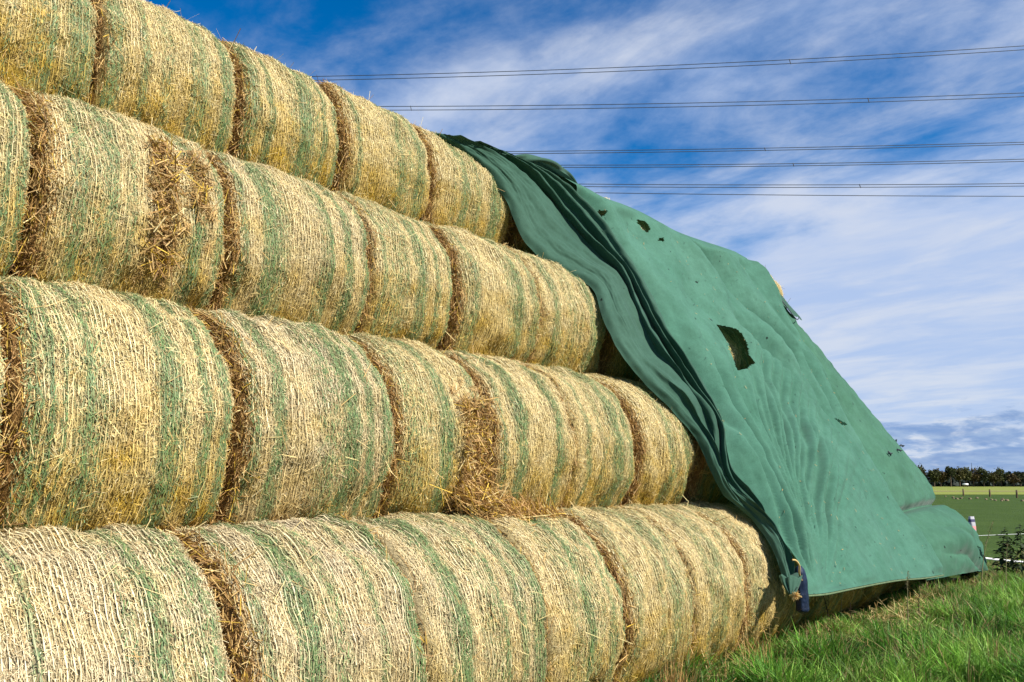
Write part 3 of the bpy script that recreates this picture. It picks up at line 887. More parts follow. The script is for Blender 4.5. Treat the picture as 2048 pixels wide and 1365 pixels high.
# bunched folds on the lowest bale, swinging out to the far corner
fold = np.exp(-((dcr - 2.6 - 1.6 * u3) / .9) ** 2) * sstep(u3, .18, .5)
ag2 = np.arctan2(dcr - 5.6, (1 - u3) * 3.2 + .35)
h += .060 * ridge(ag2 * 9 + .5 * en(sx * .3, zz * .3)) * np.exp(-((ag2 + .85) / .38) ** 2) * sstep(u3, .15, .5) * sstep(dcr, .3, 1.0)
h += .03 * ridge(np.hypot(u3 * 4 - .6, dcr * .35 + 3.2) * 5) * np.exp(-((dcr + 1.6) / .9) ** 2) * sstep(u3, .2, .6) * .5
h += .010 * en(sx, zz) + .004 * en2(sx, zz)
h *= sstep(u3, 0, .02)
V = base + np.array([-.10, -.93, .35]) * h[..., None]
# carry the sheet round the far corner
ext = [V[:, -1:] + np.array([da, dbk, dz]) for da, dbk, dz in ((.02, .10, -.01), (.0, .30, -.05), (-.1, .7, -.15))]
V = np.concatenate([V] + ext, 1)
mid = np.stack([V.reshape(-1, 3)[f] for f in grid_faces(V.shape[1], nv3).T]).mean(0)
F = grid_faces(V.shape[1], nv3)
kill = np.zeros(len(F), bool)
for poly in [[(13.893, 0.759), (14.04, 0.758), (14.135, 0.68), (14.06, 0.633), (13.957, 0.683)], [(16.185, 0.45), (16.413, 0.443), (16.518, 0.412), (16.284, 0.411)]]:
    kill |= in_poly(mid[:, 0], mid[:, 2], poly)
mesh_np('end_panel', V.reshape(-1, 3) - T_OFF, F[~kill], M_TARP_END_SHADED, tarp, smooth=True)
EP = V

# loose flap at the upper far corner, with a twine loop
fl = np.array([[(13.62, 5.30, 4.86), (14.0, 5.32, 4.86), (14.5, 5.36, 4.76), (15.0, 5.4, 4.60)],
               [(13.66, 5.24, 4.72), (14.02, 5.24, 4.68), (14.45, 5.26, 4.62), (14.9, 5.3, 4.53)],
               [(13.72, 5.22, 4.62), (14.05, 5.18, 4.54), (14.42, 5.2, 4.50), (14.62, 5.24, 4.50)]])
FV = np.array([resample(r_, 24) for r_ in fl]); FV = np.stack([resample(FV[:, i], 14) for i in range(24)], 1)
FV[..., 2] += .02 * np.sin(np.linspace(0, 9, 24))[None] + rng.normal(0, .004, FV.shape[:2])
mesh_np('loose_flap', FV.reshape(-1, 3) - T_OFF, grid_faces(24, 14), M_TARP_BACK_SHADED, tarp, smooth=True)
V, F = tube(resample([(13.66, 5.30, 4.84), (13.72, 5.16, 4.62), (13.9, 5.1, 4.46), (14.15, 5.12, 4.42), (14.35, 5.16, 4.50)], 20) - T_OFF, .008, 5)
mesh_np('twine_loop', V, F, M_WIRE, tarp, smooth=True)

# bits of straw caught in the fleece
m = 260
ii = rng.integers(len(CREST) + 10, nvt - 5, m); jj = rng.integers(5, nu - 5, m)
PS = FRONT[ii, jj] + PN * .012
D = rng.normal(0, 1, (m, 3)); D -= PN * (D @ PN)[:, None]; D /= np.linalg.norm(D, axis=1)[:, None]
S = np.cross(PN, D)
ln = rng.uniform(.015, .06, m)
V, F = quads(PS - T_OFF, D, S, ln, rng.uniform(.003, .006, m), [0 * D, 0 * D], rng)
c = np.where(rng.random(m)[:, None] < .5, TAN, np.array([.03, .05, .04])) * rng.uniform(.5, 1.2, m)[:, None]
o = mesh_np('caught_straw', V, F, M_STRAW, tarp, np.repeat(c, 4, axis=0)); o['kind'] = 'stuff'

# hem rope along the bottom edges
V, F = tube(resample(HEM, 80) + np.array([0, -.02, -.005]) - T_OFF, .011, 5)
mesh_np('hem', V, F, plain('hem_tape', (.10, .14, .07), .8, 40, .3), tarp, smooth=True)

# row of knotted ties over the end panel
for k, (fu, fv) in enumerate(((.03, .385), (.42, .405), (.60, .40), (.86, .385), (.98, .365))):
    p = EP[int(fv * nv3), int(fu * (nu3 - 1))] + np.array([-.02, -.03, .01])
    parts = []
    for j in range(4):
        d = rng.normal(0, 1, 3); d /= np.linalg.norm(d)
        parts.append(tube([p - d * .045 * rng.uniform(.6, 1.2), p + [0, -.012, 0], p + d * .05 * rng.uniform(.6, 1.3)], [.006, .014, .005], 5))
    V, F, _ = join(parts)
    mesh_np('tie', V - T_OFF, F, M_WIRE, tarp, smooth=True)

# gathered corner: cloth bunched and tied with a frayed knot
KN = np.array((7.82, 3.02, 0.68))
neck = []
n_th, n_v = 40, 26
for j in range(n_v):
    f = j / (n_v - 1)
    cx = np.array((8.03, 3.1, 0.82)) * (1 - f) + KN * f
    r_ = .105 * (1 - f) ** .9 + .030
    a_ = np.linspace(0, 2 * math.pi, n_th, endpoint=False)
    rr = r_ * (1 + .28 * np.cos(a_ * 9 + f * 1.5) * (f * .8 + .2))
    neck.append(np.stack([cx[0] + rr * np.cos(a_) * 1.1, cx[1] + rr * np.sin(a_) * .7, cx[2] + 0 * a_ + .012 * np.cos(a_ * 5)], -1))
mesh_np('gathered_corner', np.array(neck).reshape(-1, 3) - T_OFF, grid_faces(n_th, n_v, True), M_TARP_BACK_SHADED, tarp, smooth=True)
m = 190
D = rng.normal(0, 1, (m, 3)) + [.2, -.4, -.5]; D /= np.linalg.norm(D, axis=1)[:, None]
S = np.cross(D, rng.normal(0, 1, (m, 3))); S /= np.linalg.norm(S, axis=1)[:, None]
ln = rng.uniform(.025, .065, m)
V, F = quads(KN + [0, -.03, -.01] + D * (ln * .45)[:, None] - T_OFF, D, S, ln, rng.uniform(.003, .005, m), [0 * D, 0 * D], rng)
c = np.where(rng.random(m)[:, None] < .5, TAN * 1.3, PALE) * rng.uniform(.6, 1.2, m)[:, None]
o = mesh_np('frayed_knot', V, F, M_STRAW, tarp, np.repeat(c, 4, axis=0)); o['kind'] = 'stuff'

# dark blue weight hanging by the corner on its twine
wt = empty('tarp_weight', stackpos(*(8.33, 3.12, 0.43)), ROW_ROT)
tag(wt, 'dark blue weight sack on yellow twine beside the tied tarp corner', 'weight sack')
n_th, n_v = 36, 40
W = []
for j in range(n_v):
    f = j / (n_v - 1)
    a_ = np.linspace(0, 2 * math.pi, n_th, endpoint=False)
    r_ = .074 * min(1, math.sin(min(1, f / .10) * math.pi / 2) * .9 + .1) * (1 if f < .62 else math.sqrt(max(0.0, 1 - ((f - .62) / .38) ** 2.4)) * .97 + .03)
    rr = r_ * (1 + .035 * np.cos(a_ * 7 + f * 4) + .02 * np.sin(a_ * 13 - f * 9)) * (1 + .03 * math.sin(f * 22))
    W.append(np.stack([rr * np.cos(a_) + .05 * (1 - f) * 0 - .03 * f * f, rr * np.sin(a_) * .8, f * .46 + 0 * a_], -1))
mesh_np('sack', np.array(W).reshape(-1, 3), grid_faces(n_th, n_v, True), M_NAVY, wt, smooth=True)
tw = resample(np.array([(7.81, 3.0, 0.98), (7.88, 2.99, 0.97), (7.96, 2.99, 0.92), (8.03, 3.02, 0.84), (8.3, 3.1, 0.74)]) - np.array((8.33, 3.12, 0.43)), 24)
V, F = tube(tw, .009, 6)
mesh_np('twine', V, F, M_TWINE, wt, smooth=True)

# ------------------------------------------------------------------ straw spilled from the torn bale
r = np.random.default_rng(77)
m = 2600
f = r.random(m)
ss_ = 4.42 + .75 * f + r.normal(0, .10, m); zz_ = 1.62 - .42 * f + r.normal(0, .05, m)
aa_ = 3.98 - .10 * f + r.normal(0, .05, m) - .04
surf_z = .687 + np.sqrt(np.clip(.79 ** 2 - (aa_ - 4.08) ** 2, 0, 1))
zz_ = np.maximum(zz_, surf_z + r.uniform(0, .05, m))
D = r.normal(0, .55, (m, 3)) + [.85, -.12, -.5]; D /= np.linalg.norm(D, axis=1)[:, None]
S = np.cross(D, r.normal(0, 1, (m, 3))); S /= np.linalg.norm(S, axis=1)[:, None]
ln = r.gamma(5, .03, m)
V, F = quads(np.stack([ss_ - 4.7, aa_ - 3.9, zz_ - 1.2], -1), D, S, ln, r.uniform(.003, .006, m), [0 * D, np.tile([0, 0, -.015], (m, 1))], r)
k = r.random(m)[:, None]
c = np.where(k < .35, BROWN, np.where(k < .75, TAN, np.where(k < .93, GOLD, PALE))) * r.uniform(.6, 1.2, m)[:, None]
o = mesh_np('spilled_straw', V, F, M_STRAW, None, np.repeat(np.clip(c, .01, .8), 4, axis=0))
o.location = stackpos(4.7, 3.9, 1.2); o.rotation_euler = (0, 0, ROW_ROT)
tag(o, 'brown straw spilled from the torn bale onto the bottom row', 'straw', kind='stuff')

# ------------------------------------------------------------------ grass in front
def blades(P, h, w, lean, colr, r, droop=.5):
    """3-segment blades; P (n,3)"""
    n = len(P)
    az = 4.5 * Noise2(91, 1.1)(P[:, 0], P[:, 1]) + r.normal(0, 1.0, n)
    dx = np.stack([np.cos(az), np.sin(az), 0 * az], -1)
    sd_ = np.stack([-np.sin(az), np.cos(az), 0 * az], -1)
    tw_ = r.uniform(-1.2, 1.2, n)
    sd_ = sd_ * np.cos(tw_)[:, None] + dx * np.sin(tw_)[:, None]
    V = np.empty((n, 7, 3)); C = np.empty((n, 7, 3))
    for i, f in enumerate((0, .4, .75)):
        c = P + np.array([0, 0, 1]) * (h * (f - droop * lean * f * f * .6))[:, None] + dx * (h * lean * f ** 1.7)[:, None]
        ww = sd_ * (w * (1 - .45 * f) / 2)[:, None]
        V[:, 2 * i] = c - ww; V[:, 2 * i + 1] = c + ww
        C[:, 2 * i] = C[:, 2 * i + 1] = colr
    V[:, 6] = P + np.array([0, 0, 1]) * (h * (1 - droop * lean * .6))[:, None] + dx * (h * lean)[:, None]
    C[:, 6] = colr
    b = np.arange(n)[:, None] * 7
    F = np.concatenate([b + [0, 1, 3], b + [0, 3, 2], b + [2, 3, 5], b + [2, 5, 4], b + [4, 5, 6]], 0)
    return V.reshape(-1, 3), F, C.reshape(-1, 3)


def sa_of(x, y):
    return x * U[0] + y * U[1], x * NV[0] + y * NV[1]


r = np.random.default_rng(12)
G1, G2, G3, G4 = Noise2(71, .8), Noise2(72, 2.0), Noise2(73, .35), Noise2(74, 1.3)
N_ = 560000
y = 6.6 + 17 * r.random(N_) ** 1.25
x = r.uniform(-.6, 15.5, N_)
s_g, a_g = sa_of(x, y)
ok = (a_g < 3.45 + .06 * G3(x, y)) & (x < .63 * y + 1.3) & (s_g > 4.3)
clump = np.clip(.5 + .30 * G1(x, y) + .22 * G2(x, y) + .2 * G3(x, y), 0, 1.2)
ok &= r.random(N_) < (.22 + .78 * clump)
x, y, clump, s_g, a_g = x[ok], y[ok], clump[ok], s_g[ok], a_g[ok]
far_thin = r.random(len(x)) < np.clip(12.5 / np.hypot(x, y), .25, 1)
x, y, clump, s_g, a_g = x[far_thin], y[far_thin], clump[far_thin], s_g[far_thin], a_g[far_thin]
n = len(x)
print('blades', n)
hh = (.10 + .19 * clump + .04 * G4(x, y)) * r.uniform(.6, 1.35, n)
near_stack = sstep(a_g, 2.2, 3.2)
hh *= 1.0 * (1 - .45 * near_stack * sstep(s_g, 9.0, 9.6) * sstep(-s_g, -13.5, -12.5)) * (1 - .45 * sstep(y, 12.5, 15))
g0, g1, g2 = np.array([.052, .155, .015]), np.array([.145, .325, .034]), np.array([.235, .375, .062])
k = np.clip(.45 + .25 * G2(x + 5, y) + r.normal(0, .28, n), 0, 1)[:, None]
c = np.where(k < .5, g0 + (g1 - g0) * k * 2, g1 + (g2 - g1) * (k - .5) * 2)
dry = np.clip(.07 + .16 * near_stack * sstep(s_g, 7.5, 9.5) + .20 * np.clip(G4(x - 7, y + 3), 0, 2) * .6 + .30 * sstep(s_g, 12.5, 15) * near_stack, 0, .8)
isdry = r.random(n) < dry
c = c * np.clip(1 + .35 * G3(x + 9, y) + .2 * G1(x, y + 4), .45, 1.5)[:, None]
c = np.where(isdry[:, None], np.array([.36, .27, .11]) * r.uniform(.55, 1.2, n)[:, None], c)
lean = np.clip(r.normal(.62, .3, n), .05, 1.25)
V, F, C = blades(np.stack([x, y, ground_h(x, y) - .01], -1), hh, r.uniform(.0055, .012, n), lean, c, r)
o = mesh_np('grass', V, F, M_GRASS, None, np.clip(C, .004, .8))
tag(o, 'rough green grass growing along the foot of the stack', 'grass', kind='stuff')

# shorter turf out on the pasture
N_ = 60000
y = 15 + 45 * r.random(N_) ** 1.6; x = y * r.uniform(.50, .72, N_)
s_g, a_g = sa_of(x, y)
ok = (a_g < 2.4)
x, y = x[ok], y[ok]; n = len(x)
c = np.array([.050, .095, .014]) * r.uniform(.6, 1.5, n)[:, None]
V, F, C = blades(np.stack([x, y, ground_h(x, y) - .01], -1), r.uniform(.05, .13, n), r.uniform(.008, .018, n), np.clip(r.normal(.4, .2, n), .05, 1), c, r)
o = mesh_np('turf', V, F, M_GRASS, None, np.clip(C, .004, .8))
tag(o, 'short cropped grass of the open pasture', 'grass', kind='stuff')

# brown stalks standing against the bottom row
m = 480
sg = np.concatenate([r.normal(5.98, .10, 240), r.normal(6.75, .05, 50), r.normal(7.6, .14, 110), r.normal(5.1, .06, 60), r.uniform(4.5, 8.6, m - 460)])
ag = 3.30 - np.abs(r.normal(0, .10, m)) + .03
P = np.stack([stackpos(a_, b_, -.01) for a_, b_ in zip(sg, ag)])
c = np.where(r.random(m)[:, None] < .6, TAN, BROWN) * r.uniform(.6, 1.25, m)[:, None]
V, F, C = blades(P, r.gamma(5, .055, m), r.uniform(.004, .007, m), np.clip(r.normal(.3, .2, m), .02, 1), c, r, .3)
o = mesh_np('dry_stalks', V, F, M_STRAW, None, np.clip(C, .01, .8))
tag(o, 'brown dry stalks standing against the feet of the bottom bales', 'dry grass', kind='stuff')


# straw fallen into the grass along the stack
m = 2200
r = np.random.default_rng(31)
sg = r.uniform(4.6, 14, m); ag = 3.35 - np.abs(r.normal(0, .30, m))
P = np.stack([stackpos(a_, b_, .03) for a_, b_ in zip(sg, ag)]); P[:, 2] += np.abs(r.normal(0, .07, m))
D = r.normal(0, 1, (m, 3)) * [1, 1, .35]; D /= np.linalg.norm(D, axis=1)[:, None]
S = np.cross(D, [0, 0, 1.0]); S /= np.linalg.norm(S, axis=1)[:, None]
V, F = quads(P, D, S, r.gamma(4, .035, m), r.uniform(.003, .006, m), [0 * D, 0 * D], r)
c = np.where(r.random(m)[:, None] < .5, TAN, PALE) * r.uniform(.5, 1.1, m)[:, None]
o = mesh_np('fallen_straw', V, F, M_STRAW, None, np.repeat(np.clip(c, .01, .8), 4, axis=0))
tag(o, 'loose straw fallen into the grass along the stack', 'straw', kind='stuff')


# ------------------------------------------------------------------ weeds and seed grasses
def weed(name, x, y, h, label, cat, col_s, col_l, leaves, spread, lsize, group=None, seed=0, seedhead=False):
    rr_ = np.random.default_rng(900 + seed)
    root = empty(name, (x, y, float(ground_h(x, y))))
    tag(root, label, cat, group)
    ld = rr_.normal(0, .2, 2)
    k = np.linspace(0, 1, 9)
    pts = np.stack([ld[0] * h * k ** 2, ld[1] * h * k ** 2, h * k], -1)
    V, F = tube(pts, .006 * (1 - .6 * k) + .001, 5)
    mesh_np('stem', V, F, M_WEED, root, np.tile(col_s, (len(V), 1)), smooth=True)
    n = leaves
    f = rr_.uniform(.2, 1, n) if not seedhead else rr_.uniform(.68, 1, n)
    P = np.stack([np.interp(f, k, pts[:, i]) for i in range(3)], -1)
    if not seedhead: P = P + rr_.normal(0, .028, P.shape) * [1, 1, .6]
    az_ = rr_.uniform(0, 6.28, n)
    D = np.stack([np.cos(az_), np.sin(az_), rr_.normal(.15, .45, n)], -1); D /= np.linalg.norm(D, axis=1)[:, None]
    S = np.cross(D, [0, 0, 1]); S /= np.linalg.norm(S, axis=1)[:, None] + 1e-9
    ln = lsize * rr_.uniform(.5, 1.3, n) * (1.3 - .6 * f if not seedhead else 1); wd = ln * (.45 if not seedhead else .25)
    mid_ = P + D * (ln * .5)[:, None]; tip = P + D * ln[:, None] - np.array([0, 0, 1]) * (ln * (.25 if seedhead else .30))[:, None]
    V = np.stack([P, mid_ - S * (wd / 2)[:, None] - [0, 0, .003], tip, mid_ + S * (wd / 2)[:, None]], 1)
    cc = col_l * rr_.uniform(.6, 1.4, n)[:, None]
    o = mesh_np('leaves' if not seedhead else 'seed_head', V.reshape(-1, 3), np.arange(n * 4).reshape(n, 4), M_WEED, root, np.repeat(cc, 4, axis=0))
    o['kind'] = 'stuff'
    return root


NET_S, NET_L = np.array([.05, .04, .02]), np.array([.028, .045, .016])
WEEDS = [(8.55, 15.2, .86, 'left nettle stem of the dark clump standing in front of the white fence tape'),
         (8.66, 15.05, .74, 'short nettle leaning beside the leftmost stem of the dark clump by the fence tape'),
         (9.12, 15.6, .98, 'tallest dark nettle crossing the white fence tape at right'),
         (9.30, 15.3, .70, 'nettle at the right picture edge below the white fence tape'),
         (8.95, 14.7, .55, 'low dark nettle in the middle of the weed clump at right'),
         (9.15, 14.5, .60, 'low nettle at the right edge in front of the clump'),
         (7.85, 14.9, .58, 'dark weed standing against the far lower corner of the tarp'),
         (9.35, 14.9, .62, 'bushy nettle filling the right picture edge under the tape'),
         (9.0, 15.1, .66, 'bushy nettle in the middle of the clump just under the tape'),
         (7.62, 14.75, .50, 'small dark weed against the tarp hem left of its far corner')]
for i, (x, y, h, lab) in enumerate(WEEDS):
    weed('nettle', x, y, h, lab, 'weed', NET_S, NET_L, 120, .1, .125, 'nettles by the fence tape', i)
DOCKS = [(3.53, 9.8, 0.49, 'tall dark dock stalk in the grass below the tarp hem'), (3.74, 9.71, 0.32, 'short dark dock stalk right of the tall one in the grass'), (3.32, 8.29, 0.27, 'dark dock stalk lowest in the foreground grass'), (5.04, 10.9, 0.37, 'dark dock stalk in dry grass before the covered bales'), (4.95, 9.71, 0.4, 'dark dock stalk in the grass near the right picture edge')]
for i, (x, y, h, lab) in enumerate(DOCKS):
    weed('dock_stalk', x, y, h, lab, 'weed', np.array([.05, .03, .018]), np.array([.045, .028, .016]), 150, .03, .022, 'dark dock stalks in the grass', 30 + i)
STEMS = [(3.92, 11.22, 0.99, 'tallest pale seeding grass stem in front of the tarp'), (4.06, 11.22, 0.94, 'thin seeding grass stem with drooping head beside the tallest one'), (3.75, 10.9, 0.77, 'short seeding grass stem left of the tallest one'), (4.55, 10.12, 0.69, 'single pale grass stem crossing the tarp hem'), (6.81, 12.7, 1.09, 'arched pale grass stem among the nettles at right'), (7.48, 13.25, 0.74, 'pale grass stem in front of the tallest nettle'), (4.0, 10.71, 0.66, 'pale grass stem just left of the short dock stalk'), (3.57, 10.71, 0.62, 'low grass stem beside the blue sack')]
for i, (x, y, h, lab) in enumerate(STEMS):
    weed('seed_grass', x, y, h, lab, 'grass stem', np.array([.30, .26, .13]), np.array([.22, .17, .09]), 40, .02, .035, 'seeding grass stems before the tarp', 60 + i, True)

# ------------------------------------------------------------------ power cables
for i, (lab, coef, gap, sps) in enumerate([('topmost twin power cable across the sky', (37.317978, 0.034834, 0.000404), 0.366, [24.65]), ('second twin power cable from the top', (34.095107, 0.010354, 0.000359), 0.344, [-8.87, 31.36]), ('third twin power cable from the top', (29.929223, 0.008757, 0.000234), 0.206, [22.03]), ('fourth twin power cable from the top', (28.68851, -0.002995, 0.000341), 0.206, [24.43]), ('second lowest power cable, twin wires just above the single one', (27.021112, -0.01272, 0.000278), 0.229, [30.08]), ('lowest and single power cable of the line', (26.404283, -0.018597, 0.000196), 0, [])]):
    # cable hangs in the plane Y = 70 m: Z = c0 + c1 X + c2 X^2
    xs = np.linspace(-60, 110, 90)
    zs = coef[0] + coef[1] * xs + coef[2] * xs ** 2
    root = empty('power_cable', (float(xs[0]), 70, float(zs[0])))
    tag(root, lab, 'power cable', 'overhead power cables')
    B0 = np.array([xs[0], 70, zs[0]])
    for dzz in ((gap / 2, -gap / 2) if gap else (0,)):
        V, F = tube(np.stack([xs, 70 + 0 * xs, zs + dzz], -1) - B0, .030, 6)
        mesh_np('wire', V, F, M_WIRE, root, smooth=True)
    for sx in sps:
        zc = coef[0] + coef[1] * sx + coef[2] * sx ** 2
        V, F = tube(np.array([(sx - .05, 70, zc + gap / 2 + .05), (sx, 70, zc), (sx + .05, 70, zc - gap / 2 - .05)]) - B0, .035, 6)
        mesh_np('spacer', V, F, M_WIRE, root, smooth=True)

# ------------------------------------------------------------------ far side of the pasture
for i, (x, y) in enumerate([(54.57, 104.02), (53.96, 97.17), (52.66, 89.78)]):
    V, F = tube([(0, 0, -.1), (.01, 0, .4), (.03, 0, .82), (.03, 0, .84)], [.10, .095, .09, .03], 8)
    o = mesh_np('fence_post', V, F, M_POST)
    o.location = (x, y, 0)
    tag(o, ('leftmost', 'middle', 'rightmost')[i] + ' of three thin brown fence posts at the far edge of the pasture', 'fence post', 'fence posts across the pasture')

cl = []
for i, (x, y, sz) in enumerate([(46.7, 91.17, 0.105), (43.39, 84.63, 0.075), (43.11, 83.44, 0.128), (44.77, 85.86, 0.112), (46.92, 89.78, 0.083), (44.37, 83.44, 0.12), (47.05, 87.13, 0.112), (44.66, 81.15, 0.098), (44.56, 80.05, 0.105), (43.13, 76.92, 0.09), (44.42, 77.94, 0.143), (43.63, 75.93, 0.128), (42.6, 74.97, 0.098), (44.42, 74.97, 0.112), (48.93, 97.17, 0.09)]):
    rr_ = np.random.default_rng(300 + i)
    th = np.linspace(0, 2 * np.pi, 10, endpoint=False); ph = np.linspace(-.5, 1.55, 6)
    TH, PH = np.meshgrid(th, ph)
    rad_ = sz * (1 + .25 * rr_.normal(0, 1, TH.shape))
    V = np.stack([rad_ * np.cos(TH) * np.cos(PH) * 1.2, rad_ * np.sin(TH) * np.cos(PH), sz * .3 + rad_ * np.sin(PH) * .9], -1)
    V[-1] = V[-1].mean(0)
    o = mesh_np('clod', V.reshape(-1, 3), grid_faces(10, 6, True), M_CLOD, smooth=True)
    o.location = (x, y, 0)
    tag(o, 'small pale clod lying on the pasture short of the fence posts', 'clod', 'pale clods scattered on the pasture')

# white tape and a thin wire of the electric fence
def tape(name, p0, p1, hgt, label):
    A, B = np.array(p0, float), np.array(p1, float)
    f = np.linspace(0, 1, 40)[:, None]
    C_ = A + (B - A) * f - np.array([0, 0, 1]) * (.12 * 4 * f * (1 - f))
    V = np.concatenate([C_ + [0, 0, hgt / 2], C_ - [0, 0, hgt / 2]], 0)
    V2 = np.concatenate([V, V + [.003, .004, 0]], 0)
    n = 40; i = np.arange(n - 1)[:, None]
    F = np.concatenate([np.concatenate([i, i + 1, i + 1 + n, i + n], 1), np.concatenate([i, i + n, i + 1 + n, i + 1], 1) + 2 * n,
                        np.concatenate([i, i + 2 * n, i + 2 * n + 1, i + 1], 1), np.concatenate([i + n, i + n + 1, i + 3 * n + 1, i + 3 * n], 1)], 0)
    o = mesh_np(name, V2, F, M_WHITE)
    return tag(o, label, 'fence tape')


tape('fence_tape', (8.357, 16.6, 0.347), (12.102, 17.2, 0.154), .040, 'broad white electric fence tape behind the nettles at right')
V, F = tube(np.linspace((12.119, 24.0, 0.181), (16.984, 24.0, 0.37), 30), .006, 5)
o = mesh_np('fence_wire', V, F, M_WHITE, smooth=True)
tag(o, 'thin pale fence wire above the white tape on the pasture', 'fence wire')

# printed plastic sack peeping out behind the tarp
sk = empty('plastic_sack', (10.0, 18.81, 0.44), .4)
tag(sk, 'white and pink plastic sack peeping out behind the far edge of the tarp', 'sack')
th = np.linspace(0, 2 * np.pi, 24, endpoint=False); f = np.linspace(0, 1, 18)
TH, FF = np.meshgrid(th, f)
rr = .085 * np.sqrt(np.clip(1 - (FF * 1.02 - .35) ** 4 * 2.2, 0.02, 1)) * (1 + .08 * np.cos(TH * 5 + FF * 7))
V = np.stack([rr * np.cos(TH), rr * np.sin(TH) * .6, FF * .50], -1)
mesh_np('sack_body', V.reshape(-1, 3), grid_faces(24, 18, True), plain('sack_film', (.42, .41, .44), .4, 5, .15), sk, smooth=True)
for zc, hh_, cc in ((.25, .09, (.60, .25, .25)), (.40, .09, (.06, .06, .12))):
    b_ = (FF[:, 0] * .50 > zc - hh_ / 2) & (FF[:, 0] * .50 < zc + hh_ / 2)
    Vb = V[b_] * [1.02, 1.02, 1]
    mesh_np('printed_band', Vb.reshape(-1, 3), grid_faces(24, Vb.shape[0], True), plain('sack_print', cc, .5, 8, .1), sk, smooth=True)

# ------------------------------------------------------------------ tree row
def tree(x, y, h, w, label, seed, tint):
    rr_ = np.random.default_rng(seed)
    root = empty('tree', (x, y, 0))
    tag(root, label, 'tree', 'trees in the row across the field')
    k = np.linspace(0, 1, 6)
    V, F = tube(np.stack([.15 * np.sin(3 * k), 0 * k, h * .7 * k], -1), .20 * (1 - .7 * k) + .03, 7)
    parts = [(V, F)]
    for j in range(5):
        a0 = rr_.uniform(0, 6.28); z0 = h * rr_.uniform(.3, .55)
        parts.append(tube([(0, 0, z0), (.25 * w * math.cos(a0), .25 * w * math.sin(a0), z0 + .14 * h), (.36 * w * math.cos(a0), .36 * w * math.sin(a0), z0 + .26 * h)], [.08, .05, .02], 5))
    V, F, _ = join(parts)
    mesh_np('trunk', V, F, M_BARK, root, smooth=True)
    n = 900
    cl_ = rr_.normal(0, 1, (22, 3)); cl_ /= np.linalg.norm(cl_, axis=1)[:, None]
    cl_ *= rr_.uniform(.45, 1, (22, 1)) ** .5 * [w * .40, w * .40, h * .31]
    cl_ += [0, 0, h * .62]
    ci = rr_.integers(0, 22, n)
    P = cl_[ci] + rr_.normal(0, 1, (n, 3)) * [w * .10, w * .10, h * .06]
    D = rr_.normal(0, 1, (n, 3)); D /= np.linalg.norm(D, axis=1)[:, None]
    S = np.cross(D, rr_.normal(0, 1, (n, 3))); S /= np.linalg.norm(S, axis=1)[:, None]
    sz = rr_.uniform(.18, .42, n)
    V, F = quads(P, D, S, sz * 1.3, sz, [0 * D, 0 * D], rr_)
    ck = rr_.uniform(.7, 1.25, 22)
    c = tint * ck[ci][:, None] * rr_.uniform(.7, 1.3, n)[:, None]
    o = mesh_np('crown', V, F, M_LEAF, root, np.repeat(c, 4, axis=0))
    return root


TREES = [(111.5, 281.7, 8.51, 4.77, None), (114.1, 282.0, 8.89, 4.56, None), (116.7, 282.4, 8.73, 4.68, None), (119.6, 282.8, 7.56, 4.78, None), (122.5, 283.7, 8.57, 3.81, None), (125.5, 281.0, 7.75, 4.4, None), (128.0, 279.3, 6.49, 4.2, None), (131.4, 278.8, 6.67, 4.23, None), (134.6, 283.5, 7.68, 3.92, None), (137.9, 280.5, 6.22, 4.17, None), (140.6, 281.7, 6.08, 3.83, None), (143.6, 281.1, 6.79, 3.87, None), (146.9, 281.8, 6.36, 4.49, None), (149.4, 282.7, 6.25, 4.58, None), (152.2, 283.2, 5.94, 4.77, None), (155.1, 282.3, 6.46, 3.97, 'tallest round crowned tree standing out of the row under the mast'), (158.2, 282.3, 5.06, 4.65, None), (161.7, 283.8, 5.95, 4.55, None), (164.6, 281.8, 4.19, 3.69, None), (167.9, 283.6, 5.26, 3.71, None), (171.0, 279.1, 5.8, 4.0, None), (174.0, 285.6, 4.34, 3.68, None), (176.7, 281.8, 4.92, 4.18, None), (179.3, 280.2, 4.87, 4.2, None), (182.2, 282.2, 3.65, 3.78, None), (185.4, 281.9, 3.86, 4.21, None), (188.2, 283.2, 3.41, 3.94, None), (191.0, 282.8, 4.11, 4.58, None), (194.3, 282.3, 3.6, 3.94, None), (197.2, 283.8, 3.62, 4.26, None), (200.5, 279.4, 3.08, 4.31, None), (203.5, 285.4, 3.12, 3.74, None), (206.8, 283.6, 2.64, 4.02, None), (209.9, 283.8, 2.72, 4.55, None), (212.4, 280.3, 2.34, 4.76, None), (215.1, 284.0, 2.64, 4.79, None), (218.1, 281.9, 1.82, 4.5, None), (221.1, 281.6, 2.63, 4.06, None), (224.2, 280.9, 1.6, 4.43, None), (227.0, 282.6, 1.94, 4.35, None)]
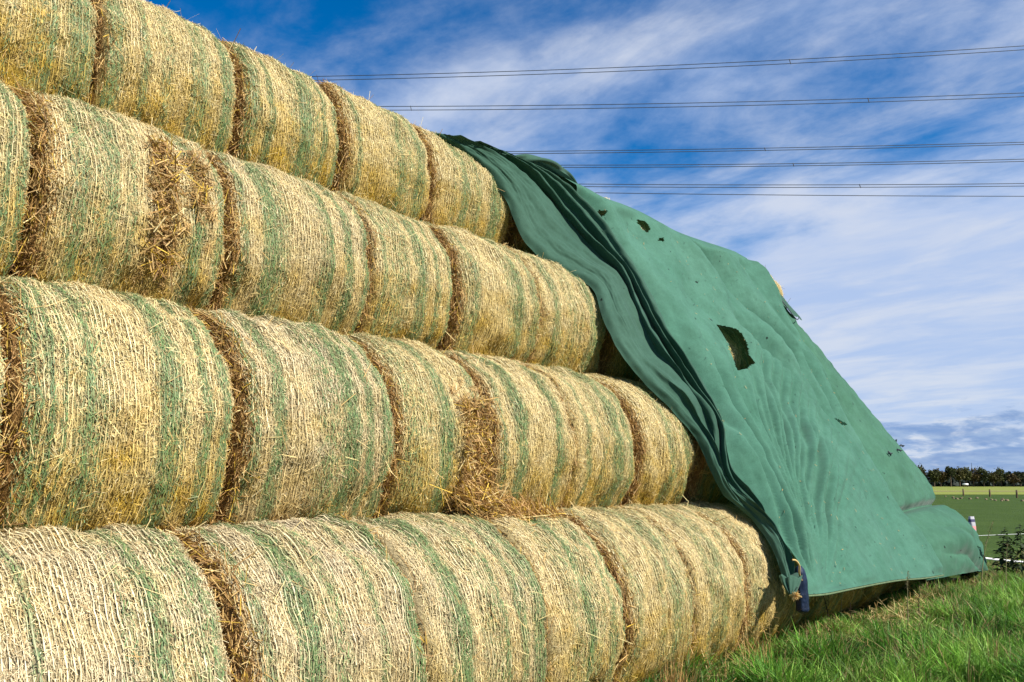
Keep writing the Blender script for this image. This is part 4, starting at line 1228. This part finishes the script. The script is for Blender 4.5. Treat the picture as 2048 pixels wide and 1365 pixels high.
tints = [np.array([.075, .070, .020]), np.array([.055, .062, .018]), np.array([.088, .066, .022]), np.array([.048, .058, .020])]
for i, (x, y, h, w, lab) in enumerate(TREES):
    tree(x, y, h, w, lab or 'olive brown tree in the even row across the field', 700 + i, tints[i % 4] * rng.uniform(.8, 1.2))

# thicket closing the gaps under and behind the crowns
r = np.random.default_rng(55)
m = 15000
x = r.uniform(60, 270, m); y = 304 - .02 * x + r.normal(0, 3.0, m); z = np.abs(r.normal(0, 2.0, m)) * 1.0
D = r.normal(0, 1, (m, 3)); D /= np.linalg.norm(D, axis=1)[:, None]
S = np.cross(D, r.normal(0, 1, (m, 3))); S /= np.linalg.norm(S, axis=1)[:, None]
sz = r.uniform(.5, 1.1, m)
V, F = quads(np.stack([x, y, np.minimum(z, 4.6)], -1), D, S, sz * 1.4, sz, [0 * D, 0 * D], r)
c = np.array([.022, .032, .026]) * r.uniform(.6, 1.5, m)[:, None]
o = mesh_np('undergrowth', V, F, M_LEAF, None, np.repeat(c, 4, axis=0))
tag(o, 'dark thicket under and behind the tree row', 'thicket', kind='stuff')

# trough under the trees
tr = empty('trough', (145.7, 276, 0), .1)
tag(tr, 'tiny white trough at the foot of the tree row', 'trough')
V, F, _ = join([box((0, 0, .62), (1.5, .7, .08)), box((0, -.36, .85), (1.6, .06, .5)), box((0, .36, .85), (1.6, .06, .5)), box((-.78, 0, .85), (.06, .66, .5)), box((.78, 0, .85), (.06, .66, .5))])
mesh_np('basin', V, F, M_WHITE, tr)
for sx in (-.6, .6):
    V, F = box((sx, 0, .29), (.08, .6, .58)); mesh_np('leg', V, F, M_POST, tr)

# distant mast
ms = empty('mast', (1396.4, 2600, 0))
tag(ms, 'thin distant mast rising above the tree row', 'mast')
V, F = tube([(0, 0, 0), (0, 0, 30), (0, 0, 47), (0, 0, 58)], [1.3, 1.0, .7, .5], 6); mesh_np('pole', V, F, M_WIRE, ms)
V, F = tube([(0, 0, 38), (0, 0, 39), (0, 0, 42), (0, 0, 43)], [.8, 2.2, 2.2, .8], 8); mesh_np('platform', V, F, M_WIRE, ms)
